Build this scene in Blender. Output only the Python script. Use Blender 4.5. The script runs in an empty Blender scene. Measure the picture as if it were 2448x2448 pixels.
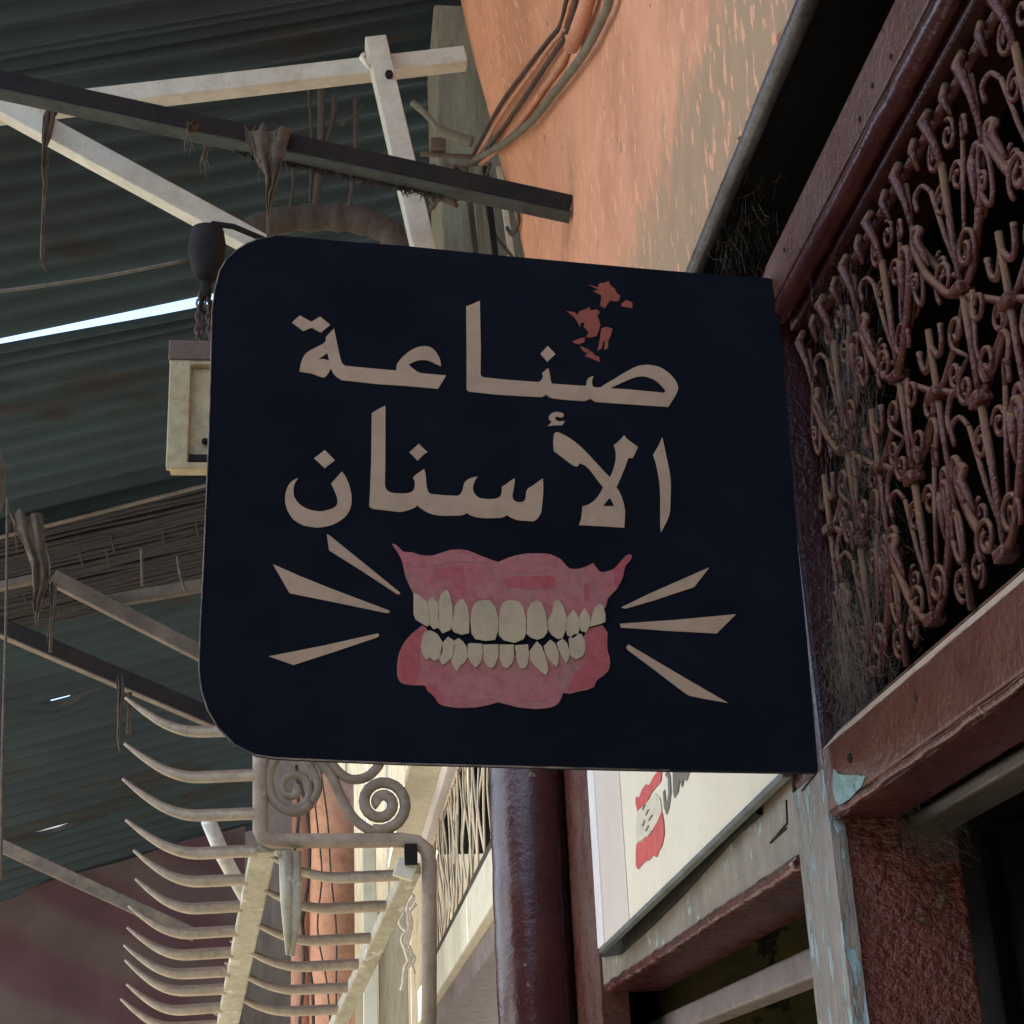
import bpy, math, random
from mathutils import Vector, Matrix
from mathutils.geometry import tessellate_polygon
random.seed(7)
SC = bpy.context.scene
COL = SC.collection

# ------------------------------------------------------------------ camera
# World frame: X points into the shop wall on the right, Y along the alley, Z up.
# The eye is the origin; the pavement is 1.6 m below it.
F = 3888.0; CX = CY = 1224.0; GROUND = -1.6
AX = Vector((.9935, -.001, .1140)); AY = Vector((-.1052, .3736, .9216)); AZ = Vector((-.0433, -.9277, .3709))
cr = Vector((AX.x, AY.x, AZ.x)).normalized()
cf = Vector((AX.z, AY.z, AZ.z)); cf = (cf - cr * cf.dot(cr)).normalized()
cu = cr.cross(cf).normalized()
cd = bpy.data.cameras.new('camera'); cam = bpy.data.objects.new('camera', cd); COL.objects.link(cam)
cd.sensor_width = 36; cd.lens = 36 * F / 2448; cd.clip_start = .02; cd.clip_end = 2000
cam.matrix_world = Matrix(((cr.x, cu.x, -cf.x, 0), (cr.y, cu.y, -cf.y, 0), (cr.z, cu.z, -cf.z, 0), (0, 0, 0, 1)))
SC.camera = cam

# ------------------------------------------------------------------ light
SUN_EL, SUN_AZ = 57, -100            # degrees; azimuth measured from +Y towards +X
w = bpy.data.worlds.new('World'); SC.world = w; w.use_nodes = True
nt = w.node_tree; bg = nt.nodes['Background']
sky = nt.nodes.new('ShaderNodeTexSky'); sky.sky_type = 'NISHITA'; sky.sun_disc = False
sky.sun_elevation = math.radians(SUN_EL); sky.sun_rotation = math.radians(SUN_AZ)
nt.links.new(sky.outputs[0], bg.inputs[0]); bg.inputs[1].default_value = .15
sky.dust_density = 2; sky.air_density = 1.0
sd = bpy.data.lights.new('sun', 'SUN'); sun = bpy.data.objects.new('sun', sd); COL.objects.link(sun)
sd.energy = 5.0; sd.angle = math.radians(.5); sd.color = (1, .93, .82)
e, a = math.radians(SUN_EL), math.radians(SUN_AZ)
to_sun = Vector((math.cos(e) * math.sin(a), math.cos(e) * math.cos(a), math.sin(e)))
sun.rotation_euler = to_sun.to_track_quat('Z', 'Y').to_euler()
SC.view_settings.view_transform = 'Standard'; SC.view_settings.look = 'None'
SC.view_settings.gamma = 1; SC.view_settings.use_curve_mapping = False
SC.view_settings.exposure = 1.95

# ------------------------------------------------------------------ helpers
def ray(px, py):
    c = Vector((px - CX, py - CY, F))
    return (cr * c.x - cu * c.y + cf * c.z)
def onX(px, py, x): r = ray(px, py); return r * (x / r.x)
def onY(px, py, y): r = ray(px, py); return r * (y / r.y)
def onZ(px, py, z): r = ray(px, py); return r * (z / r.z)
RA, RB, RC = 5.85, .36, .26                      # roof plane  z = RA - RB*y + RC*x
def roofz(x, y): return RA - RB * y + RC * x
def onR(px, py, dz=0):
    r = ray(px, py); return r * ((RA + dz) / (r.z + RB * r.y - RC * r.x))
K = 700 / 1932
def zp(ox, oy, pts): return [(ox + x * K, oy + y * K) for x, y in pts]

class MB:
    def __init__(s): s.v = []; s.f = []
    def add(s, vs, fs):
        o = len(s.v); s.v += [Vector(v) for v in vs]; s.f += [tuple(i + o for i in f) for f in fs]; return s
    def box(s, a, b):
        x0, y0, z0 = a; x1, y1, z1 = b
        return s.add([(x0,y0,z0),(x1,y0,z0),(x1,y1,z0),(x0,y1,z0),(x0,y0,z1),(x1,y0,z1),(x1,y1,z1),(x0,y1,z1)],
                     [(0,3,2,1),(4,5,6,7),(0,1,5,4),(1,2,6,5),(2,3,7,6),(3,0,4,7)])
    def beam(s, a, b, w, h, up=(0, 0, 1)):
        a = Vector(a); b = Vector(b); d = (b - a).normalized(); up = Vector(up)
        sd_ = d.cross(up).normalized() * w / 2; u = sd_.cross(d).normalized() * h / 2
        return s.add([a-sd_-u, a+sd_-u, a+sd_+u, a-sd_+u, b-sd_-u, b+sd_-u, b+sd_+u, b-sd_+u],
                     [(0,1,2,3),(7,6,5,4),(0,4,5,1),(1,5,6,2),(2,6,7,3),(3,7,4,0)])
    def tube(s, pts, r, n=8, cap=True):
        pts = [Vector(p) for p in pts]
        rs = r if isinstance(r, (list, tuple)) else [r] * len(pts)
        m = len(pts); o = len(s.v)
        t0 = (pts[1] - pts[0]).normalized()
        ref = Vector((0, 0, 1)) if abs(t0.z) < .9 else Vector((0, 1, 0))
        u = t0.cross(ref).normalized()
        for i in range(m):
            t = (pts[min(i+1, m-1)] - pts[max(i-1, 0)])
            t = t.normalized() if t.length > 1e-9 else t0
            u = (u - t * u.dot(t)); u = u.normalized() if u.length > 1e-6 else t.orthogonal().normalized()
            v = t.cross(u)
            for k in range(n):
                an = 2 * math.pi * k / n
                s.v.append(pts[i] + (u * math.cos(an) + v * math.sin(an)) * rs[i])
        for i in range(m - 1):
            for k in range(n):
                k2 = (k + 1) % n
                s.f.append((o+i*n+k, o+i*n+k2, o+(i+1)*n+k2, o+(i+1)*n+k))
        if cap:
            s.f.append(tuple(o + k for k in reversed(range(n)))); s.f.append(tuple(o+(m-1)*n+k for k in range(n)))
        return s
    def profile(s, prof, axis_pts):
        """closed profile [(x,z)] swept straight along y from y0 to y1"""
        y0, y1 = axis_pts; n = len(prof)
        vs = [(x, y0, z) for x, z in prof] + [(x, y1, z) for x, z in prof]
        fs = [(i, (i+1) % n, n+(i+1) % n, n+i) for i in range(n)]
        fs += [tuple(reversed(range(n))), tuple(range(n, 2*n))]
        return s.add(vs, fs)
    def plate(s, loops, normal, th):
        """flat plate: loops of 3-D points (outer first, then holes); front face plus rim of depth th against normal"""
        allp = [Vector(p) for l in loops for p in l]
        tris = tessellate_polygon([[Vector(p) for p in l] for l in loops])
        nv = Vector(normal); o = len(s.v)
        s.v += allp; s.v += [p - nv * th for p in allp]; N = len(allp)
        for t in tris:
            a_, b_, c_ = (allp[i] for i in t)
            tt = t if (b_-a_).cross(c_-a_).dot(nv) > 0 else tuple(reversed(t))
            s.f.append(tuple(o+i for i in tt)); s.f.append(tuple(o+N+i for i in reversed(tt)))
        q = 0
        for l in loops:
            n = len(l)
            for i in range(n): s.f.append((o+q+i, o+N+q+i, o+N+q+(i+1) % n, o+q+(i+1) % n))
            q += n
        return s
    def lathe(s, prof, c, n=16):
        c = Vector(c); o = len(s.v)
        for r, z in prof:
            for k in range(n):
                an = 2*math.pi*k/n; s.v.append(c + Vector((r*math.cos(an), r*math.sin(an), z)))
        for i in range(len(prof)-1):
            for k in range(n):
                k2 = (k+1) % n; s.f.append((o+i*n+k, o+i*n+k2, o+(i+1)*n+k2, o+(i+1)*n+k))
        s.f.append(tuple(o+k for k in reversed(range(n)))); s.f.append(tuple(o+(len(prof)-1)*n+k for k in range(n)))
        return s

def mesh(name, mb, m, smooth=False):
    me = bpy.data.meshes.new(name); me.from_pydata([tuple(v) for v in mb.v], [], mb.f)
    me.materials.append(m)
    if smooth: me.polygons.foreach_set('use_smooth', [True] * len(me.polygons))
    me.update(); return me
def link(name, me, parent=None, bevel=0):
    o = bpy.data.objects.new(name, me); COL.objects.link(o)
    if parent is not None:
        o.parent = parent; o.matrix_parent_inverse = WM[parent.name].inverted() if parent.name in WM else Matrix()
    if bevel:
        b = o.modifiers.new('bevel', 'BEVEL'); b.width = bevel; b.segments = 2; b.limit_method = 'ANGLE'; b.angle_limit = .6
    return o
WM = {}
def tag(o, label, cat, group=None, kind=None):
    o['label'] = label; o['category'] = cat
    if group: o['group'] = group
    if kind: o['kind'] = kind
    return o
def thing(name, label, cat, loc, group=None):
    o = bpy.data.objects.new(name, None); COL.objects.link(o); o.location = loc
    o.empty_display_size = .1; WM[o.name] = Matrix.Translation(Vector(loc))
    return tag(o, label, cat, group)
def part(name, mb, m, parent, smooth=False, bevel=0, label=None):
    o = link(name, mesh(name, mb, m, smooth), parent, bevel)
    if label: o['label'] = label
    return o
def solo(name, mb, m, label, cat, smooth=False, bevel=0, group=None, kind=None):
    return tag(link(name, mesh(name, mb, m, smooth), None, bevel), label, cat, group, kind)
def struct(name, mb, m, smooth=False):
    o = link(name, mesh(name, mb, m, smooth)); o['kind'] = 'structure'; return o
def smooth_path(pts, n=6):
    """Catmull-Rom through pts"""
    P = [Vector(p) for p in pts]; P = [2*P[0]-P[1]] + P + [2*P[-1]-P[-2]]; out = []
    for i in range(1, len(P)-2):
        for k in range(n):
            t = k/n; a_, b_, c_, d_ = P[i-1], P[i], P[i+1], P[i+2]
            out.append(.5*((2*b_)+(c_-a_)*t+(2*a_-5*b_+4*c_-d_)*t*t+(3*b_-a_-3*c_+d_)*t**3))
    out.append(P[-2]); return out

# ------------------------------------------------------------------ materials
def rgb(c): return (c[0], c[1], c[2], 1)
def M(name, c, c2=None, scale=6, rough=.6, rough2=None, bump=.15, bscale=60, chip=None, chipscale=25, chipthr=.63,
      chip2=None, chip2scale=60, chip2thr=.66, dust=None, dustlo=.1, dusthi=.7, stretch=(1, 1, 1), spec=.5, metal=0, detail=6, bdist=.004, grime=.55, gscale=None):
    m = bpy.data.materials.new(name); m.use_nodes = True; t = m.node_tree; N = t.nodes; L = t.links
    b = N['Principled BSDF']; b.inputs['Metallic'].default_value = metal
    b.inputs['Specular IOR Level'].default_value = spec
    tc = N.new('ShaderNodeTexCoord'); mp = N.new('ShaderNodeMapping'); mp.inputs['Scale'].default_value = stretch
    L.new(tc.outputs['Object'], mp.inputs[0])
    def noise(sc, det=detail, src=mp):
        n = N.new('ShaderNodeTexNoise'); n.inputs['Scale'].default_value = sc; n.inputs['Detail'].default_value = det
        n.inputs['Roughness'].default_value = .62; L.new(src.outputs[0], n.inputs['Vector']); return n
    def ramp(src, lo, hi):
        r = N.new('ShaderNodeMapRange'); r.inputs[1].default_value = lo; r.inputs[2].default_value = hi; L.new(src, r.inputs[0]); return r.outputs[0]
    def mix(fac, a_, b_):
        x = N.new('ShaderNodeMix'); x.data_type = 'RGBA'
        L.new(fac, x.inputs[0])
        for s_, i in ((a_, 6), (b_, 7)):
            if isinstance(s_, tuple): x.inputs[i].default_value = rgb(s_)
            else: L.new(s_, x.inputs[i])
        return x.outputs[2]
    c2 = c2 or tuple(v * .7 for v in c)
    n1 = noise(scale); col = mix(ramp(n1.outputs[0], .35, .65), c, c2)
    hb = noise(bscale, 4)
    rr = ramp(noise(scale * 2.3).outputs[0], .3, .7)
    hsum = hb.outputs[0]
    if chip:
        f = ramp(noise(chipscale, 8).outputs[0], chipthr, chipthr + .03); col = mix(f, col, chip)
        sub = N.new('ShaderNodeMath'); sub.operation = 'SUBTRACT'; L.new(hsum, sub.inputs[0])
        ml = N.new('ShaderNodeMath'); ml.operation = 'MULTIPLY'; L.new(f, ml.inputs[0]); ml.inputs[1].default_value = .35
        L.new(ml.outputs[0], sub.inputs[1]); hsum = sub.outputs[0]
    if chip2:
        col = mix(ramp(noise(chip2scale, 6).outputs[0], chip2thr, chip2thr + .03), col, chip2)
    if grime:
        gn = noise(gscale or scale * 3.7, 12); gn.inputs['Roughness'].default_value = .78
        gm = N.new('ShaderNodeMix'); gm.data_type = 'RGBA'; gm.blend_type = 'MULTIPLY'
        gf = N.new('ShaderNodeMath'); gf.operation = 'MULTIPLY'; L.new(ramp(gn.outputs[0], .46, .66), gf.inputs[0]); gf.inputs[1].default_value = grime
        L.new(gf.outputs[0], gm.inputs[0]); L.new(col, gm.inputs[6]); gm.inputs[7].default_value = (.42, .36, .30, 1); col = gm.outputs[2]
    rmix = N.new('ShaderNodeMapRange'); L.new(rr, rmix.inputs[0])
    rmix.inputs[3].default_value = rough; rmix.inputs[4].default_value = rough2 if rough2 is not None else min(1, rough + .15)
    rout = rmix.outputs[0]
    if dust:
        g = N.new('ShaderNodeNewGeometry'); sx = N.new('ShaderNodeSeparateXYZ'); L.new(g.outputs['Normal'], sx.inputs[0])
        ad = N.new('ShaderNodeMath'); ad.operation = 'ADD'; L.new(sx.outputs[2], ad.inputs[0])
        nn = N.new('ShaderNodeMath'); nn.operation = 'MULTIPLY_ADD'; L.new(noise(scale * 3).outputs[0], nn.inputs[0]); nn.inputs[1].default_value = .9; nn.inputs[2].default_value = -.45
        L.new(nn.outputs[0], ad.inputs[1]); fd = ramp(ad.outputs[0], dustlo, dusthi); col = mix(fd, col, dust)
        mx = N.new('ShaderNodeMath'); mx.operation = 'MAXIMUM'; L.new(rout, mx.inputs[0])
        m9 = N.new('ShaderNodeMath'); m9.operation = 'MULTIPLY'; L.new(fd, m9.inputs[0]); m9.inputs[1].default_value = .9; L.new(m9.outputs[0], mx.inputs[1]); rout = mx.outputs[0]
    L.new(col, b.inputs['Base Color']); L.new(rout, b.inputs['Roughness'])
    if bump:
        bp = N.new('ShaderNodeBump'); bp.inputs['Strength'].default_value = bump; bp.inputs['Distance'].default_value = bdist
        L.new(hsum, bp.inputs['Height']); L.new(bp.outputs[0], b.inputs['Normal'])
    return m

DUST = (.22, .16, .11)
m_ground = M('paving_stone', (.29, .262, .215), (.22, .20, .165), 2, .8)
m_navy = M('navy_board', (.0055, .008, .015), (.003, .0045, .009), 3, .8, spec=.12, bump=.05, chip=(.12, .09, .07), chipscale=46, chipthr=.775)
m_cream = M('cream_letter_paint', (.44, .305, .195), (.385, .27, .175), 9, .6, bump=.03, chip=(.16, .10, .07), chipscale=75, chipthr=.715, grime=.3, gscale=20)
m_tooth = M('tooth_paint', (.46, .365, .225), (.39, .31, .195), 16, .6, bump=.03, grime=.25, chip=(.2, .16, .12), chipscale=80, chipthr=.75)
m_tooth_edge = M('tooth_outline', (.27, .21, .14), (.31, .24, .16), 30, .6, bump=0)
m_gum = M('gum_pink', (.40, .105, .105), (.34, .15, .13), 20, .6, bump=.03, chip=(.22, .06, .06), chipscale=60, chipthr=.72)
m_gum_dark = M('gum_red', (.37, .065, .068), (.38, .09, .09), 26, .6, bump=.03)
m_gum_pale = M('gum_pale', (.39, .145, .135), (.37, .115, .11), 24, .6, bump=.03)
m_chip = M('red_primer', (.32, .070, .037), (.25, .06, .035), 20, .65, bump=.05)
m_rim = M('worn_edge', (.25, .2, .16), (.05, .05, .06), 40, .5, bump=0)
m_maroon = M('maroon_gloss_paint', (.085, .024, .022), (.055, .017, .018), 5, .14, .36, bump=.5, bscale=48, dust=DUST, dustlo=.35, dusthi=.9, chip=(.2, .15, .12), chipscale=34, chipthr=.67)
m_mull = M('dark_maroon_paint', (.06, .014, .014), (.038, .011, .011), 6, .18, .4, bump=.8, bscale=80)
m_rough = M('rough_red_paint', (.17, .038, .027), (.12, .042, .026), 9, .09, .24, grime=.3, bump=1.0, bscale=62, bdist=.016, stretch=(1, 1, 1.25), chip=(.15, .085, .05), chipscale=13, chipthr=.60)
m_iron = M('grille_iron_paint', (.095, .024, .016), (.07, .021, .014), 14, .10, .26, bump=.9, bscale=130, bdist=.005, spec=.4, grime=.3, dust=(.17, .090, .046), dustlo=-.02, dusthi=.5)
m_turq = M('worn_turquoise_wood', (.26, .23, .19), (.21, .18, .145), 10, .5, bump=.8, bscale=40, chip=(.27, .38, .37), chipscale=30, chipthr=.545, chip2=(.10, .03, .025), chip2scale=22, chip2thr=.66, stretch=(2.2, 2.2, .5), bdist=.008)
m_turq2 = M('turquoise_patch', (.24, .40, .41), (.17, .29, .29), 40, .6, bump=1.0, bscale=90, bdist=.01, chip=(.16, .12, .1), chipscale=60, chipthr=.62)
m_rail2 = M('dusty_tan_rail', (.26, .225, .165), (.20, .17, .125), 6, .35, .6, bump=.3, bscale=50, chip=(.34, .45, .43), chipscale=34, chipthr=.61, chip2=(.08, .05, .04), chip2scale=70, chip2thr=.74, stretch=(1, 1, .7))
m_railface = M('dusty_maroon_rail', (.095, .031, .021), (.12, .055, .036), 5, .2, .42, grime=.5, bump=.8, bscale=80, dust=(.40, .32, .23), dustlo=.30, dusthi=.60, chip=(.32, .25, .2), chipscale=26, chipthr=.72)
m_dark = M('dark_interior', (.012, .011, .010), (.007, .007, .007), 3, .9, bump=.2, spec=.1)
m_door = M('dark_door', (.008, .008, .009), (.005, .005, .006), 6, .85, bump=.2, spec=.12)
m_olive = M('olive_interior', (.15, .13, .035), (.07, .06, .03), 7, .8, chip=(.02, .02, .015), chipscale=9, chipthr=.56)
m_greystrip = M('grey_worn_strip', (.06, .052, .050), (.03, .024, .024), 14, .35, .55, bump=.4)
m_pinkrail = M('pinkish_rail', (.22, .185, .175), (.15, .12, .115), 12, .5, bump=.25)
m_pipe = M('grey_pipe', (.10, .098, .102), (.045, .036, .038), 9, .22, .45, bump=.5, bscale=50, bdist=.006)
m_beam_dark = M('dark_steel', (.014, .015, .017), (.026, .020, .018), 8, .8, bump=.4, spec=.2)
m_flange = M('dull_flange', (.060, .074, .074), (.035, .040, .038), 10, .75, bump=.3, spec=.3)
m_beam_white = M('white_painted_steel', (.60, .60, .52), (.50, .49, .42), 9, .55, bump=.15, chip=(.12, .10, .08), chipscale=45, chipthr=.72, grime=.4, gscale=14)
m_beam_tan = M('tan_dusty_steel', (.19, .15, .11), (.11, .09, .07), 9, .7, bump=.25)
m_roof = M('green_tin', (.014, .037, .041), (.008, .018, .026), 1.7, .6, .8, bump=.2, bscale=25, chip=(.012, .014, .012), chipscale=2.2, chipthr=.58, grime=.3, gscale=9, stretch=(.35, 1, 1), chip2=(.045, .058, .055), chip2scale=40, chip2thr=.76)
m_reed = M('old_reed', (.040, .034, .031), (.022, .021, .023), 10, .9, bump=.4, stretch=(.3, 2, 2))
m_rag = M('dusty_rag', (.15, .12, .088), (.085, .066, .05), 25, 1, bump=.4)
m_web = M('cobweb_grey', (.20, .18, .15), (.13, .11, .09), 25, 1, bump=0, spec=.1)
m_webdark = M('cobweb_dark', (.06, .055, .045), (.04, .035, .03), 25, 1, bump=0, spec=.1)
m_lampbox = M('lamp_cream', (.46, .41, .25), (.38, .32, .19), 8, .7, chip=(.18, .12, .08), chipscale=40, chipthr=.70)
m_lampcap = M('lamp_brown', (.14, .095, .075), (.10, .065, .06), 14, .7)
m_black = M('black_shade', (.012, .012, .013), (.022, .02, .02), 14, .75, bump=.3, spec=.2)
m_cable = M('grey_cable', (.17, .16, .12), (.12, .11, .085), 12, .7)
m_cable_d = M('dark_cable', (.045, .03, .025), (.09, .06, .045), 12, .7)
m_peachcol = M('peach_column_paint', (.74, .39, .24), (.68, .34, .21), 3, .8, bump=.2, chip=(.3,.16,.1), chipscale=20, chipthr=.72)
m_frame = M('dusty_frame_iron', (.42, .34, .25), (.32, .25, .185), 9, .6, bump=.3, bscale=70, chip=(.45,.43,.34), chipscale=30, chipthr=.68)
m_yellow = M('yellow_panel', (.26, .21, .06), (.20, .16, .045), 8, .6)
m_peachpipe = M('peach_painted_pipe', (.60, .29, .18), (.50, .23, .14), 10, .6)
m_rack = M('pale_green_iron', (.58, .57, .43), (.46, .445, .33), 10, .5, bump=.3, chip=(.13, .11, .08), chipscale=42, chipthr=.71, dust=(.30, .25, .19), dustlo=.25, dusthi=.9, chip2=(.74, .73, .64), chip2scale=17, chip2thr=.60)
m_prong = M('prong_iron', (.56, .49, .37), (.43, .37, .28), 14, .5, bump=.35, bscale=80, dust=(.24, .18, .13), dustlo=.0, dusthi=.6)
m_scroll = M('dusty_scroll_iron', (.32, .255, .19), (.22, .175, .13), 14, .6, bump=.4)
m_white = M('white_plastic', (.78, .76, .68), (.7, .68, .6), 10, .5, bump=.05)
m_creamwall = M('cream_boards', (.55, .48, .33), (.48, .41, .28), 3, .7, stretch=(6, 6, .6))
m_balc = M('pale_balcony_paint', (.74, .71, .55), (.66, .63, .49), 5, .6, grime=.35, chip=(.15, .12, .1), chipscale=22, chipthr=.73)
m_net = M('cream_wire', (.76, .65, .47), (.66, .55, .40), 10, .6, bump=0, grime=.2)
m_palewall = M('pale_olive_plaster', (.24, .24, .18), (.17, .165, .125), 5, .9, stretch=(3, 3, .5))
m_brown = M('brown_board', (.080, .064, .052), (.05, .040, .034), 6, .9, stretch=(3, 3, .5))
m_poster = M('poster_paper', (.78, .74, .58), (.74, .69, .53), 4, .5, bump=.02, chip=(.35, .3, .22), chipscale=90, chipthr=.76, grime=.12)
m_poster_pink = M('poster_margin', (.66, .59, .52), (.63, .56, .49), 4, .5, bump=.02, grime=.12)
m_white_edge = M('white_trim', (.82, .80, .78), (.78, .75, .73), 6, .4, bump=.02, grime=.2)
m_print_red = M('print_red', (.62, .10, .085), (.58, .09, .08), 8, .5, bump=0)
m_print_grey = M('print_grey', (.14, .13, .10), (.17, .15, .12), 8, .5, bump=0)
m_print_white = M('print_white', (.72, .68, .52), (.62, .58, .44), 30, .5, bump=0)
m_slate = M('slate_blue_edge', (.13, .16, .155), (.07, .08, .075), 14, .55, bump=.2)

def wall_mat():
    m = M('peach_plaster', (.63, .30, .172), (.54, .25, .145), 2.6, .85, bump=.5, bscale=22, chip=(.36, .20, .125), chipscale=12, chipthr=.655, chip2=(.13, .065, .04), chip2scale=38, chip2thr=.665, stretch=(1, 1, .8), grime=.5, gscale=2.1)
    t = m.node_tree; N = t.nodes; L = t.links; b = N['Principled BSDF']
    src = b.inputs['Base Color'].links[0].from_socket
    tc = N.new('ShaderNodeTexCoord'); sx = N.new('ShaderNodeSeparateXYZ'); L.new(tc.outputs['Object'], sx.inputs[0])
    mp = N.new('ShaderNodeMapping'); mp.inputs['Scale'].default_value = (1, 1.5, .75); L.new(tc.outputs['Object'], mp.inputs[0])
    n = N.new('ShaderNodeTexNoise'); n.inputs['Scale'].default_value = 7; n.inputs['Detail'].default_value = 12; n.inputs['Roughness'].default_value = .78; L.new(mp.outputs[0], n.inputs['Vector'])
    a_ = N.new('ShaderNodeMath'); a_.operation = 'MULTIPLY_ADD'; L.new(n.outputs[0], a_.inputs[0]); a_.inputs[1].default_value = .9; L.new(sx.outputs[2], a_.inputs[2])
    r = N.new('ShaderNodeMapRange'); r.inputs[1].default_value = 2.20; r.inputs[2].default_value = 2.34; r.inputs[3].default_value = 1; r.inputs[4].default_value = 0; L.new(a_.outputs[0], r.inputs[0])
    x = N.new('ShaderNodeMix'); x.data_type = 'RGBA'; L.new(r.outputs[0], x.inputs[0]); L.new(src, x.inputs[6])
    n2 = N.new('ShaderNodeTexNoise'); n2.inputs['Scale'].default_value = 9; n2.inputs['Detail'].default_value = 8; L.new(mp.outputs[0], n2.inputs['Vector'])
    y = N.new('ShaderNodeMix'); y.data_type = 'RGBA'; L.new(n2.outputs[0], y.inputs[0]); y.inputs[6].default_value = (.40, .255, .145, 1); y.inputs[7].default_value = (.27, .19, .115, 1)
    L.new(y.outputs[2], x.inputs[7])
    mp3 = N.new('ShaderNodeMapping'); mp3.inputs['Scale'].default_value = (1, 1, .38); mp3.inputs['Rotation'].default_value = (.25, 0, 0); L.new(tc.outputs['Object'], mp3.inputs[0])
    n3 = N.new('ShaderNodeTexNoise'); n3.inputs['Scale'].default_value = 42; n3.inputs['Detail'].default_value = 6; L.new(mp3.outputs[0], n3.inputs['Vector'])
    r3_ = N.new('ShaderNodeMapRange'); r3_.inputs[1].default_value = .59; r3_.inputs[2].default_value = .635; L.new(n3.outputs[0], r3_.inputs[0])
    z_ = N.new('ShaderNodeMix'); z_.data_type = 'RGBA'; L.new(r3_.outputs[0], z_.inputs[0]); L.new(x.outputs[2], z_.inputs[6]); z_.inputs[7].default_value = (.64, .32, .19, 1)
    L.new(z_.outputs[2], b.inputs['Base Color'])
    return m
m_peach = wall_mat()

def tarp_mat():
    m = bpy.data.materials.new('faded_tarp'); m.use_nodes = True; t = m.node_tree; N = t.nodes; L = t.links; b = N['Principled BSDF']
    b.inputs['Roughness'].default_value = .9
    tc = N.new('ShaderNodeTexCoord'); mp = N.new('ShaderNodeMapping'); mp.inputs['Rotation'].default_value = (0, math.radians(-24), 0); L.new(tc.outputs['Object'], mp.inputs[0])
    wv = N.new('ShaderNodeTexWave'); wv.bands_direction = 'Z'; wv.inputs['Scale'].default_value = .62; wv.inputs['Distortion'].default_value = 2.2; wv.inputs['Detail'].default_value = 3; wv.inputs['Detail Scale'].default_value = 1.2
    wv.inputs['Phase Offset'].default_value = 1.4
    L.new(mp.outputs[0], wv.inputs['Vector'])
    r = N.new('ShaderNodeValToRGB'); L.new(wv.outputs['Fac'], r.inputs[0])
    r.color_ramp.elements[0].color = (.085, .036, .040, 1); r.color_ramp.elements[0].position = .35
    r.color_ramp.elements[1].color = (.098, .064, .056, 1); r.color_ramp.elements[1].position = .8
    n = N.new('ShaderNodeTexNoise'); n.inputs['Scale'].default_value = 7; n.inputs['Detail'].default_value = 8; L.new(tc.outputs['Object'], n.inputs['Vector'])
    x = N.new('ShaderNodeMix'); x.data_type = 'RGBA'; x.blend_type = 'MULTIPLY'; x.inputs[0].default_value = .5; L.new(r.outputs[0], x.inputs[6]); L.new(n.outputs[0], x.inputs[7])
    L.new(x.outputs[2], b.inputs['Base Color']); return m
m_tarp = tarp_mat()

# ------------------------------------------------------------------ the setting
struct('ground', MB().add([(-400, -400, GROUND), (400, -400, GROUND), (400, 400, GROUND), (-400, 400, GROUND)], [(0, 1, 2, 3)]), m_ground)

# shop room behind the grille: a closed dark room, open only towards the alley
mb = MB()
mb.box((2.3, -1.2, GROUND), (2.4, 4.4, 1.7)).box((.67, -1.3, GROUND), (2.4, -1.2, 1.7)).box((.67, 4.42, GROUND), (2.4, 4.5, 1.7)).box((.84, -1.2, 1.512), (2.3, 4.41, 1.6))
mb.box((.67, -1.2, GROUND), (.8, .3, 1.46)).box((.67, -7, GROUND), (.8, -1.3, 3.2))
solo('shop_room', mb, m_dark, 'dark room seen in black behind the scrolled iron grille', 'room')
solo('inner_wall', MB().box((.865, 4.36, GROUND), (1.42, 4.40, .7)), m_olive, 'stained olive yellow wall inside the shop, low down behind the far rail', 'wall')
solo('shade_walls', MB().box((-3.2, -7, GROUND), (-2.95, 3.4, 2.0)).box((-3.2, -7.4, GROUND), (.8, -7.01, 2.2)), M('unseen_shade_wall', (.13, .13, .12), (.10, .10, .09), 3, .9), 'unseen grey brown walls added across the alley and at the rear to shade the sign', 'building')  # out of view, added to keep light off the sign and near bay
tdoor = thing('door_leaf', 'black door leaf standing in the dark below the near rail', 'door', (.95, 1.5, GROUND))
part('panel', MB().box((.92, .4, GROUND), (.96, 2.75, .40)), m_door, tdoor)
for i in range(5):
    part('stile', MB().box((.90, 2.18 - i * .13, GROUND), (.92, 2.23 - i * .13, .39)), m_door, tdoor, bevel=.004)

# ---- upper plaster wall: vertical, then flaring outwards towards the top
prof = [(.66, 1.49), (.66, 2.0), (.66, 2.45), (.655, 2.70), (.635, 2.90), (.605, 3.06), (.571, 3.2), (.538, 3.37), (.505, 3.58), (.469, 3.83), (.43, 4.15), (.39, 4.6), (.36, 5.0)]
prof_w = list(prof)
mb = MB(); ys = [-.6 + i * (5.26 / 60) for i in range(61)]
rw = random.Random(3)
for y in ys:
    for x, z in prof:
        xx = x + rw.uniform(-.002, .002); yy = y
        if y > 4.6: yy = 4.66 + .03 * math.sin(z * 7) + rw.uniform(-.01, .01); xx += .012
        mb.v.append(Vector((xx, yy, z)))
n = len(prof)
for i in range(60):
    for k in range(n - 1): mb.f.append((i*n+k, i*n+k+1, (i+1)*n+k+1, (i+1)*n+k))
b0 = len(mb.v)
for k in range(n): mb.v.append(Vector((1.05, 4.66, prof[k][1])))
for k in range(n - 1): mb.f.append((60*n+k, 60*n+k+1, b0+k+1, b0+k))
mb.v += [Vector((1.05, -.6, 1.49)), Vector((1.05, 4.66, 1.49))]
mb.f.append((0, 60*n, b0+n+1, b0+n))
solo('plaster_wall', mb, m_peach, 'peach plaster wall with worn tan lower band above the shop front', 'wall', smooth=True)

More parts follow.
